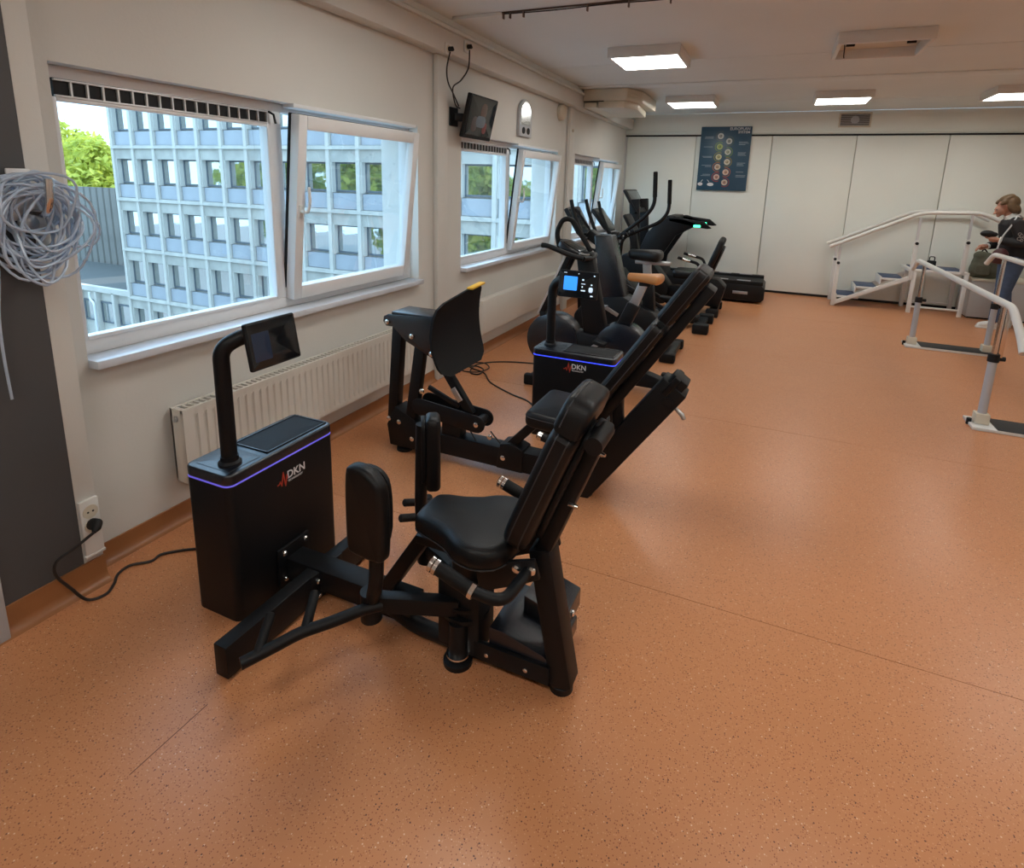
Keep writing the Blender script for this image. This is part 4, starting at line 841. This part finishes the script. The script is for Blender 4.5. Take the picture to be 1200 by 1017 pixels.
# small television on a bracket with its cords
t = thing('television', (-2.25, 4.34, 1.93), 'small tilted television on a wall bracket above the middle window', 'television')
m = frame((-2.25, 4.338, 2.095), (0, 1, 0), (.075, 0, .315))
if m.col[2].x < 0: m = frame((-2.25, 4.338, 2.095), (0, -1, 0), (.075, 0, .315))
obj('case', B().pad(rrect(.475, .335, .012), .035, .006, m @ Matrix.Translation((0, 0, -.035))), 'gasket', t)
sc_ = obj('screen', B().pad(rrect(.44, .295, .004), .002, .0005, m @ Matrix.Translation((0, .008, 0))), 'scr', t)
for (x, y, ww, hh, c) in ((.02, .05, .10, .12, (.10, .055, .04)), (.0, -.035, .16, .09, (.10, .13, .16)), (.08, -.08, .07, .09, (.16, .03, .03)), (-.10, -.06, .09, .12, (.06, .04, .04))):
    q = rrect(ww, hh, min(ww, hh)*.45, 4); obj('picture', B().pad(q, .0004, .0001, m @ Matrix.Translation((x, y+.008, .0021+ww*.001))), mat('tv_picture', c, .3, emit=.12, ecol=c), sc_)
obj('bracket', B().bb(XW, -2.385, 4.08, 4.20, 2.02, 2.16, .004).bar((-2.39, 4.14, 2.09), (-2.29, 4.25, 2.09), .04, .06, .006).box((-2.30, 4.28, 2.09), (.04, .16, .12), .006), 'gasket', t)
def cord(name, pts, r, label, cat='cable', plug=None, m='cable', group=None):
    P = spline(pts, 8); loc = Vector(P[-1]); o = single(name, B().tube(P, r, 8), m, loc, label, cat, group); return o
for i, (y, z) in enumerate(((3.862, 2.525), (4.14, 2.597))):
    t = thing('wall_socket', (-2.285, y, z), ('white socket on the beam near the column' if i == 0 else 'white socket on the beam right above the television'), 'socket', 'sockets on the beam')
    obj('plate', B().bb(-2.2845, -2.275, y-.04, y+.04, z-.04, z+.04, .003), 'white', t); obj('insert', B().tube([(-2.276, y, z), (-2.272, y, z)], .028, 20), 'cream', t)
for i, (y, z, pts) in enumerate(((3.862, 2.525, [(-2.262, 3.862, 2.505), (-2.285, 3.855, 2.40), (-2.30, 3.895, 2.31), (-2.31, 3.99, 2.24), (-2.325, 4.10, 2.165)]), (4.14, 2.597, [(-2.255, 4.14, 2.575), (-2.275, 4.16, 2.45), (-2.30, 4.09, 2.35), (-2.31, 3.985, 2.28), (-2.325, 4.05, 2.17), (-2.325, 4.12, 2.15)]))):
    t = thing('power_cord', (-2.27, y, z), ('left black cord from the beam to the television' if i == 0 else 'right black cord from the beam to the television'), 'cable', 'television cords')
    obj('plug', B().tube([(-2.2715, y, z), (-2.245, y, z), (-2.24, y, z-.012)], [.017, .017, .012], 14), 'gasket', t); obj('cord', B().tube(spline(pts, 8), .0055, 8), 'cable', t)
# arched mirror, bell, button
t = thing('arched_mirror', (XW, 5.53, 2.05), 'small arched grey wall mirror beside the television', 'mirror')
def arch(w_, z0, z1, cy): return [(cy-w_, z0), (cy+w_, z0)]+[(cy+w_*math.cos(R(a)), z1-w_+w_*math.sin(R(a))) for a in range(0, 181, 15)]
obj('frame', B().prism(arch(.155, 2.05, 2.405, 5.53), 0, XW+.0005, XW+.035, .008), 'greyp', t); obj('glass', B().prism(arch(.12, 2.16, 2.385, 5.53), 0, XW+.034, XW+.038), 'chrome', t)
for y in (5.47, 5.59): obj('oval_hook', B().tube([(XW+.034, y, 2.105), (XW+.042, y, 2.105)], .032, 18), 'gasket', t)
t = thing('alarm_bell', (XW, 6.60, 2.43), 'round cream bell on the wall under the beam', 'bell')
m = Matrix.Translation((XW+.0005, 6.60, 2.405)) @ Matrix.Rotation(R(90), 4, 'Y'); obj('base', B().lathe([(.095, 0), (.095, .012), (.06, .016)], 28, m), 'cream', t); obj('dome', B().lathe([(.088, .014), (.088, .04), (.075, .058), (.04, .07)], 28, m), 'cream', t)
single('wall_button', B().tube([(-2.3545, 6.96, 2.235), (-2.345, 6.96, 2.235)], .02, 16).tube([(-2.346, 6.96, 2.235), (-2.338, 6.96, 2.235)], .008, 12), 'cream', (-2.35, 6.96, 2.235), 'tiny round button on the far column', 'button')
# cable channel across the ceiling
t = thing('cable_channel', (-1.0, 3.80, ZC-.02), 'open dark cable channel running across the ceiling', 'cable channel')
obj('cover', B().bb(-2.25, -1.86, 3.865, 3.895, ZC-.022, ZC-.0005, .003), 'ceil', t); obj('open_slot', B().bb(-1.86, -.60, 3.872, 3.890, ZC-.008, ZC-.0005), mat('dark_gap_strip', (.09, .065, .05), .9), t)  # open stretch is a solid dark strip set against the ceiling
obj('loose_wire', B().tube(spline([(-1.86, 3.88, ZC-.012), (-1.5, 3.875, ZC-.02), (-1.1, 3.885, ZC-.012), (-.8, 3.875, ZC-.02), (-.6, 3.885, ZC-.01)], 8), .004, 6), 'cable', t)
for x in (-1.85, -1.80, -1.70, -1.25, -.98, -.72): obj('clip', B().bb(x-.004, x+.004, 3.868, 3.89, ZC-.045, ZC-.008), mat('clip_tint', (.16, .12, .1), .7), t)
obj('cover', B().bb(-.58, 2.2, 3.865, 3.895, ZC-.016, ZC-.0005, .003), 'ceil', t)
# coil of pale hose on a metal hook
t = thing('wall_hook', (-2.30, 1.115, 1.50), 'chrome hook on the grey pillar holding the hose coil', 'hook')
obj('plate', B().bb(-2.2995, -2.29, 1.08, 1.15, 1.43, 1.60, .004), 'slat', t); obj('arm', B().tube(fillet([(-2.29, 1.115, 1.46), (-2.17, 1.115, 1.455), (-2.14, 1.115, 1.49), (-2.135, 1.118, 1.57)], .03), .013, 12), 'chrome', t)
obj('knob', B().lathe([(.018, 0), (.03, .006), (.03, .018), (.012, .028)], 20, Matrix.Translation((-2.29, 1.115, 1.42)) @ Matrix.Rotation(R(90), 4, 'Y')), 'steel', t)
rl = random.Random(11); b = B(); pts = []
for k in range(27):
    ry, rz = rl.uniform(.075, .148), rl.uniform(.085, .155); cy_, x_ = 1.105+rl.uniform(-.04, .03), -2.281+rl.uniform(.008, .135); top = 1.525+rl.uniform(.0, .065)
    tilt = rl.uniform(-.75, .75); P = []
    for i in range(26):
        a = 2*math.pi*i/26+k; y = math.sin(a)*ry; z = math.cos(a)*rz
        P.append((max(-2.292, x_+.02*math.sin(2*a+k)), cy_+y*math.cos(tilt)-z*math.sin(tilt)*.6+.012*math.sin(3*a+k), top-rz+z*math.cos(tilt*.5)+y*math.sin(tilt)*.6+.010*math.cos(2*a+2*k)))
    b.tube(P, .0044, 7, True)
b.tube(spline([(-2.24, .99, 1.40), (-2.25, 1.0, 1.28), (-2.26, .985, 1.12), (-2.27, .985, .98), (-2.275, .99, .84)], 8), .0046, 7)
b.tube(spline([(-2.20, 1.16, 1.53), (-2.19, 1.25, 1.47), (-2.19, 1.285, 1.40), (-2.2, 1.265, 1.345), (-2.21, 1.2, 1.34)], 8), .0046, 7)
b.tube(spline([(-2.18, 1.00, 1.38), (-2.17, 1.03, 1.27), (-2.17, 1.09, 1.225), (-2.18, 1.12, 1.27), (-2.18, 1.13, 1.35)], 8), .0046, 7)
o = single('hose_coil', b, 'hose', (-2.22, 1.10, 1.25), 'tangled coil of pale blue hose hanging on the grey pillar', 'hose')
# double socket with plug and cord of the nearest machine
t = thing('double_socket', (-2.30, 1.176, .13), 'white double socket on the pillar near the floor', 'socket')
obj('plate', B().bb(-2.2995, -2.283, 1.143, 1.211, .135, .365, .004), 'white', t); obj('cover_edge', B().bb(-2.2995, -2.279, 1.140, 1.213, .128, .140, .003), 'white', t)
for z in (.315, .255): obj('insert', B().tube([(-2.2835, 1.177, z), (-2.2805, 1.177, z)], .027, 22), 'cream', t)
for dy in (-.009, .009): obj('pin_hole', B().tube([(-2.281, 1.177+dy, .315), (-2.2798, 1.177+dy, .315)], .004, 10), 'gasket', t)
t = thing('power_cord', (-2.25, 1.177, .255), 'black power cord from the floor socket to the nearest cabinet', 'cable')
obj('plug', B().tube([(-2.2803, 1.177, .262), (-2.255, 1.177, .268), (-2.235, 1.165, .264), (-2.225, 1.15, .258)], [.022, .022, .016, .007], 14), 'gasket', t)
obj('cord', B().tube(spline([(-2.225, 1.15, .258), (-2.225, 1.08, .235), (-2.23, 1.02, .215), (-2.235, 1.015, .16), (-2.23, 1.05, .085), (-2.215, 1.09, .012), (-2.19, 1.14, .007), (-2.22, 1.19, .007), (-2.265, 1.235, .007), (-2.275, 1.29, .007), (-2.225, 1.345, .007), (-2.225, 1.40, .007), (-2.12, 1.49, .007), (-1.95, 1.53, .02), (-1.842, 1.54, .05)], 6), .0055, 8), 'cable', t)
t = thing('floor_cables', (-2.1, 4.2, 0), 'tangle of thin dark cables on the floor behind the leg press', 'cable')
obj('cord', B().tube(spline([(-1.78, 4.64, .006), (-2.02, 4.575, .006), (-2.19, 4.47, .006), (-2.27, 4.33, .006), (-2.22, 4.14, .006), (-2.13, 4.12, .008), (-2.15, 4.25, .009), (-2.26, 4.30, .009), (-2.33, 4.20, .006), (-2.30, 4.10, .006)], 8), .006, 8), 'cable', t)
obj('cord', B().tube(spline([(-1.31, 3.40, .03), (-1.40, 3.62, .006), (-1.53, 3.76, .006), (-1.70, 3.835, .006), (-1.95, 3.99, .006), (-2.10, 4.17, .007), (-2.24, 4.22, .013), (-2.33, 4.30, .006)], 8), .006, 8), 'cable', t)
obj('cord', B().tube(spline([(-2.33, 4.38, .006), (-2.22, 4.40, .014), (-2.12, 4.30, .014), (-2.15, 4.16, .014), (-2.28, 4.14, .006), (-2.36, 4.22, .006)], 8), .005, 8), 'cable', t)

# ================================================================ THERAPY STAIRS, PARALLEL BARS, BOXES
t = thing('therapy_stairs', (1.65, 9.5, 0), 'white training stairs with handrails and blue-grey treads by the partition', 'stairs')
ya, yb = 9.24, 9.76
for k, (x0, z) in enumerate(((.95, .15), (1.17, .30), (1.46, .45))):
    tr = obj('step', B().bb(x0, x0+.27, ya+.03, yb-.03, z-.03, z, .004), 'white', t); obj('tread', B().bb(x0+.005, x0+.255, ya+.05, yb-.05, z, z+.012, .003), 'blue', tr)
    obj('riser', B().bb(x0-.012, x0, ya+.03, yb-.03, z-.10, z+.012, .002), 'white', tr)
pl_ = obj('platform', B().bb(1.75, 2.43, ya, yb, .565, .60, .004), 'white', t); obj('tread', B().bb(1.80, 2.38, ya+.05, yb-.05, .60, .612, .003), 'blue', pl_)
for y in (ya+.015, yb-.015):
    obj('stringer', B().bar((.90, y, .035), (1.80, y, .485), .03, .055, .004), 'white', t)
    for x in (1.825, 2.40): obj('leg', B().bb(x-.025, x+.025, y-.02, y+.02, 0, .565, .004), 'white', t)
    obj('cross_bar', B().bb(1.85, 2.375, y-.012, y+.012, .075, .10, .003), 'white', t)
    for (x, z0, z1, z2) in ((.905, 0, .655, .835), (1.79, .45, .985, 1.285), (2.345, .58, 1.03, 1.345)):
        if y > 9.5 and x > 1: continue
        ps = obj('post', B().bb(x-.025, x+.025, y-.022, y+.022, z0, z1, .004), 'white', t); obj('inner_tube', B().bb(x-.014, x+.014, y-.014, y+.014, z1, z2), 'slat', ps)
        obj('clamp_knob', B().tube([(x+.0, y-.022, z1-.04), (x+.0, y-.05, z1-.04)], .02, 14), 'gasket', ps)
    obj('handrail', B().tube(fillet([(.775, y, .835), (1.74, y, 1.325), (1.86, y, 1.355), (2.44, y, 1.375), (2.66, y, 1.27)], .10), .026, 12), 'white', t)
single('small_case', B().box((2.07, 9.6, .655), (.10, .07, .085), .012).tube(fillet([(2.04, 9.6, .69), (2.04, 9.6, .75), (2.10, 9.6, .75), (2.10, 9.6, .69)], .02), .007, 8), 'gasket', (2.07, 9.6, .612), 'small dark case with a handle on the stair platform', 'case')
t = thing('parallel_bars', (1.8, 6.0, 0), 'white parallel walking bars on grey posts with black foot plates', 'parallel bars')
for x, zr in ((1.50, .885), (2.15, 1.0)):
    obj('hand_bar', B().tube(fillet([(x-.02, 7.62, zr-.11), (x, 7.52, zr-.005), (x, 7.3, zr), (x, 4.70, zr), (x+.01, 4.50, zr-.16), (x+.01, 4.42, zr-.24)], .06), .0245, 14), 'white', t)
    for y in (7.2, 4.85):
        po = obj('post', B().tube([(x, y, .03), (x, y, .50)], .027, 16), 'greyp', t); it = obj('inner_tube', B().tube([(x, y, .50), (x, y, zr-.02)], .018, 14), 'chrome', po)
        obj('collar', B().tube([(x, y, .475), (x, y, .53)], .034, 16), 'gasket', po); obj('foot_socket', B().box((x, y, .06), (.085, .085, .075), .008), 'cream', po)
        obj('lock_knob', B().tube([(x+.03, y, .50), (x+.065, y, .50)], .016, 12), 'gasket', po)
        if y < 5: obj('guide_rail', B().bb(x+.018, x+.045, y-.012, y+.012, .50, zr-.02, .003), 'chrome', po)
for y in (7.2, 4.85):
    fp = obj('foot_plate', B().bb(1.43, 2.22, y-.12, y+.12, .0, .022, .004), 'white', t); obj('rubber_mat', B().bb(1.57, 2.19, y-.118, y+.118, .0225, .028, .002), 'mat_', fp)
    for x in (1.435, 2.215): obj('levelling_screw', B().tube([(x, y, .0), (x, y, .045)], .016, 12), 'gasket', fp)
for i, x in enumerate((2.475, 2.915)):
    t = thing('storage_box', (x+.21, 9.5, 0), ('pale grey storage box under the backpack' if i == 0 else 'pale grey storage box behind the standing person'), 'storage box', 'grey storage boxes')
    obj('body', B().bb(x, x+.425, 9.27, 9.75, .02, .50, .006), 'greyp', t).data.materials[0] = mat('pale_grey_laminate', (.48, .46, .44), .5); obj('lid', B().bb(x-.003, x+.428, 9.26, 9.755, .50, .53, .006), 'cream', t); obj('plinth', B().bb(x+.02, x+.40, 9.29, 9.73, 0, .02), 'gasket', t)
t = thing('backpack', (2.62, 9.45, .53), 'dark olive backpack slumped on the grey box', 'backpack')
OL = mat('olive_canvas', (.12, .12, .085), .85, var=.25, vs_=20, bump=.3)
def fuse(name, b, m, parent, vox=.012, sm=4):
    me = mesh_of('tmp', b, m, wloc(parent)); o = bpy.data.objects.new('tmp', me); COL.objects.link(o); md = o.modifiers.new('r', 'REMESH'); md.mode = 'VOXEL'; md.voxel_size = vox
    if sm: s_ = o.modifiers.new('s', 'SMOOTH'); s_.iterations = sm; s_.factor = .5
    dg = bpy.context.evaluated_depsgraph_get(); dg.update(); m2 = bpy.data.meshes.new_from_object(o.evaluated_get(dg)); bpy.data.objects.remove(o)
    m2.name = name; m2.materials.clear(); m2.materials.append(MT[m] if isinstance(m, str) else m)
    m2.polygons.foreach_set('use_smooth', [True]*len(m2.polygons)); q = bpy.data.objects.new(name, m2); COL.objects.link(q); q.parent = parent; return q
def ell(b, c, r, rot=None, n=14):
    res = bmesh.ops.create_uvsphere(b.bm, u_segments=n, v_segments=n-4, radius=1); mm = Matrix.Translation(Vector(c)) @ ((rot or Euler((0, 0, 0))).to_matrix().to_4x4()) @ Matrix.Diagonal((*r, 1))
    for v in res['verts']: v.co = mm @ v.co
    return b
b = ell(B(), (2.62, 9.45, .70), (.15, .11, .17)); ell(b, (2.55, 9.42, .64), (.10, .11, .11)); ell(b, (2.70, 9.44, .63), (.10, .11, .10)); ell(b, (2.57, 9.45, .82), (.09, .09, .06)); b.box((2.62, 9.45, .58), (.28, .18, .095), .02)
obj2 = fuse('bag', b, OL, t, .014, 5); obj('strap', B().tube(spline([(2.70, 9.34, .80), (2.78, 9.31, .72), (2.80, 9.32, .60), (2.74, 9.33, .56)], 6), .014, 8), 'gasket', t); obj('pocket', B().pad(rrect(.16, .13, .03), .03, .012, frame((2.58, 9.345, .64), (1, 0, 0), (0, 0, 1))), OL, t); obj('top_loop', B().tube(spline([(2.56, 9.45, .86), (2.59, 9.45, .905), (2.63, 9.45, .86)], 6), .009, 8), 'gasket', t)

# ================================================================ PERSON
PYc = 8.76
t = thing('person', (2.62, PYc, 0), 'person in black jacket and jeans looking down at a dark object in hand', 'person')
SK = mat('skin', (.42, .21, .14), .5, var=.1, vs_=20); JK = mat('black_knit', (.012, .011, .012), .8, var=.2, bump=.4); JN = mat('blue_denim', (.06, .10, .18), .8, var=.3, vs_=25, bump=.3); HR = mat('brown_blond_hair', (.115, .066, .030), .55, var=.6, vs_=40, bump=.3); WH = mat('white_cotton', (.72, .71, .68), .7); SH = mat('white_leather', (.70, .69, .65), .5)
b = B()                                                              # one continuous body
HD = Vector((2.515, PYc, 1.475)); tl = Euler((0, R(-34), 0))
ell(b, HD+V(.02, 0, .02), (.092, .074, .105), tl); ell(b, HD+V(-.035, 0, -.045), (.058, .053, .062), tl); b.tube([HD+V(.04, 0, -.05), HD+V(.085, 0, -.16), HD+V(.11, 0, -.22)], [.05, .052, .07], 12)
nz_ = tl.to_matrix() @ V(-.098, 0, -.01); b.tube([HD+nz_+V(.02, 0, .035), HD+nz_+V(-.012, 0, -.018), HD+nz_+V(.015, 0, -.028)], [.008, .015, .010], 8); ell(b, HD+V(-.085, 0, -.085), (.018, .026, .008), tl); ell(b, HD+V(-.045, 0, -.105), (.026, .028, .02), tl)
for s in (-1, 1): ell(b, HD+V(.035, s*.075, -.01), (.018, .010, .03), tl)
b.tube([(2.62, PYc, 1.32), (2.66, PYc, 1.20), (2.69, PYc, 1.05), (2.69, PYc, .90)], [.12, .135, .12, .14], 14)
ARM = {-1: [(2.62, -.17, 1.27), (2.69, -.215, 1.05), (2.465, -.16, 1.085)], 1: [(2.62, .17, 1.27), (2.64, .22, 1.03), (2.43, .09, .985)]}
LEG = {-1: [(2.69, -.085, .88), (2.635, -.09, .47), (2.615, -.09, .07)], 1: [(2.69, .085, .88), (2.69, .09, .47), (2.76, .09, .07)]}
def P3(p): return Vector((p[0], PYc+p[1], p[2]))
for s in (-1, 1):
    A_ = [P3(p) for p in ARM[s]]; b.tube([A_[0]+V(0, -s*.08, .02), A_[0], A_[0].lerp(A_[1], .5), A_[1], A_[1].lerp(A_[2], .5), A_[2]], [.06, .055, .046, .042, .036, .026], 12)
    d = (A_[2]-A_[1]).normalized(); hc = A_[2]+d*.045; side = V(0, 1, 0)
    b.tube([A_[2], hc-d*.01, hc+d*.035], [.026, .036, .033], 10)
    for q in range(4):                                                # four fingers and a thumb, curled
        k = hc+d*.03+side*((q-1.5)*.018); L_ = (.030, .034, .032, .026)[q]; dn = (V(0, 0, -1) if s > 0 else V(0, 0, 1))
        b.tube([k-d*.01, k+d*L_, k+d*(L_*1.7)+dn*L_*.6, k+d*(L_*1.8)+dn*L_*1.25], [.0095, .009, .0085, .007], 8)
    tb = hc-side*s*.03; b.tube([tb-d*.01, tb-side*s*.018+d*.02+V(0, 0, .01), tb-side*s*.012+d*.05+V(0, 0, .022)], [.012, .0105, .008], 8)
    Lg = [P3(p) for p in LEG[s]]; b.tube([Lg[0], Lg[0].lerp(Lg[1], .5), Lg[1], Lg[1].lerp(Lg[2], .4), Lg[2]], [.095, .08, .06, .058, .038], 14); b.tube([Lg[2]+V(.02, 0, -.02), Lg[2]+V(-.06, 0, -.035), Lg[2]+V(-.15, 0, -.045)], [.035, .032, .022], 10)
body = fuse('body', b, SK, t, .0075, 2)
for s in (-1, 1): obj('eye', ell(B(), HD+(tl.to_matrix() @ V(-.090, s*.030, .012)), (.008, .012, .006)), 'gasket', t)
b = B()
ell(b, HD+V(.045, 0, .045), (.098, .084, .092), tl); ell(b, HD+V(.095, 0, -.02), (.056, .078, .085), tl); ell(b, HD+V(.0, 0, .10), (.085, .072, .035), Euler((0, R(-30), 0))); ell(b, HD+V(-.062, .02, .058), (.042, .045, .02), Euler((0, R(-50), 0)))
for s in (-1, 1): ell(b, HD+V(.055, s*.068, -.01), (.046, .022, .078), tl); ell(b, HD+V(-.03, s*.062, .05), (.05, .018, .028), Euler((0, R(-40), 0)))
fuse('hair', b, HR, t, .008, 3)
b = B().tube([(2.61, PYc, 1.345), (2.62, PYc, 1.30), (2.655, PYc, 1.19), (2.69, PYc, 1.05), (2.70, PYc, .93), (2.70, PYc, .85)], [.07, .14, .155, .15, .155, .16], 18)
for s in (-1, 1):
    A_ = [P3(p) for p in ARM[s]]; b.tube([A_[0]+V(0, -s*.09, .03), A_[0]+V(0, 0, .01), A_[0].lerp(A_[1], .5), A_[1], A_[1].lerp(A_[2], .5), A_[1].lerp(A_[2], .88)], [.07, .075, .066, .062, .054, .045], 12)
jk = fuse('jacket', b, JK, t, .012, 3)
rl = random.Random(3)
EM = mat('pale_embroidery', (.30, .27, .26), .8, var=.5, vs_=60)
for k in range(7):
    a = P3(ARM[-1][0]).lerp(P3(ARM[-1][1]), .45+.08*k); obj('embroidery', vring(B(), a+V(rl.uniform(-.04, .04), -.068, 0), rl.uniform(.010, .02), .004, 0, 330, 12), EM, jk)
for s in (-1, 1):
    A_ = [P3(p) for p in ARM[s]]; c0, c1 = A_[1].lerp(A_[2], .84), A_[1].lerp(A_[2], .95); obj('cuff', B().tube([c0, c1], .043 if s < 0 else .036, 14), WH, t)
obj('collar', B().tube([HD+V(.055, 0, -.085), HD+V(.085, 0, -.125), HD+V(.10, 0, -.155)], [.062, .075, .085], 18), WH, t)
b = B().tube([(2.695, PYc, .98), (2.70, PYc, .90), (2.69, PYc, .80)], [.13, .155, .13], 16)
for s in (-1, 1): Lg = [P3(p) for p in LEG[s]]; b.tube([Lg[0], Lg[0].lerp(Lg[1], .5), Lg[1], Lg[1].lerp(Lg[2], .5), Lg[2]+V(0, 0, .02)], [.115, .098, .082, .078, .068], 14)
fuse('jeans', b, JN, t, .012, 3)
for s in (-1, 1):
    Lg = P3(LEG[s][2]); b = ell(B(), (Lg.x-.03, Lg.y, .05), (.13, .045, .045)); ell(b, (Lg.x-.11, Lg.y, .04), (.065, .042, .035)); ell(b, (Lg.x+.03, Lg.y, .075), (.055, .042, .05)); b.box((Lg.x-.05, Lg.y, .02), (.25, .075, .035), .01)
    shn = fuse('shoe', b, SH, t, .009, 3); obj('sole', B().pad([(Lg.x-.05+p[0], Lg.y+p[1]) for p in rrect(.265, .09, .04)], .022, .006, Matrix()), WH, shn)
hb_ = thing('handbag', (2.50, PYc-.20, .80), 'dark red handbag with a pale strap hanging from the person', 'handbag')
b = ell(B(), (2.50, PYc-.215, .90), (.085, .05, .10)); b.box((2.50, PYc-.215, .885), (.15, .075, .15), .02); fuse('bag', b, mat('dark_red_leather', (.055, .012, .014), .45), hb_, .012, 3)
obj('strap', B().tube(spline([(2.46, PYc-.215, .98), (2.49, PYc-.20, 1.12), (2.565, PYc-.19, 1.28), (2.62, PYc-.12, 1.38), (2.68, PYc-.06, 1.36)], 8), .009, 8), mat('pale_strap', (.50, .50, .50), .5), hb_)
H0 = P3(ARM[-1][2])+(P3(ARM[-1][2])-P3(ARM[-1][1])).normalized()*.085
o = single('dark_pouch', ell(ell(B(), H0+V(-.02, .0, .055), (.075, .045, .04)), H0+V(.03, 0, .05), (.05, .04, .03)), 'gasket', H0+V(0, 0, .02), 'dark pouch held up in the person\'s hand', 'pouch')
bpy.context.view_layer.update()
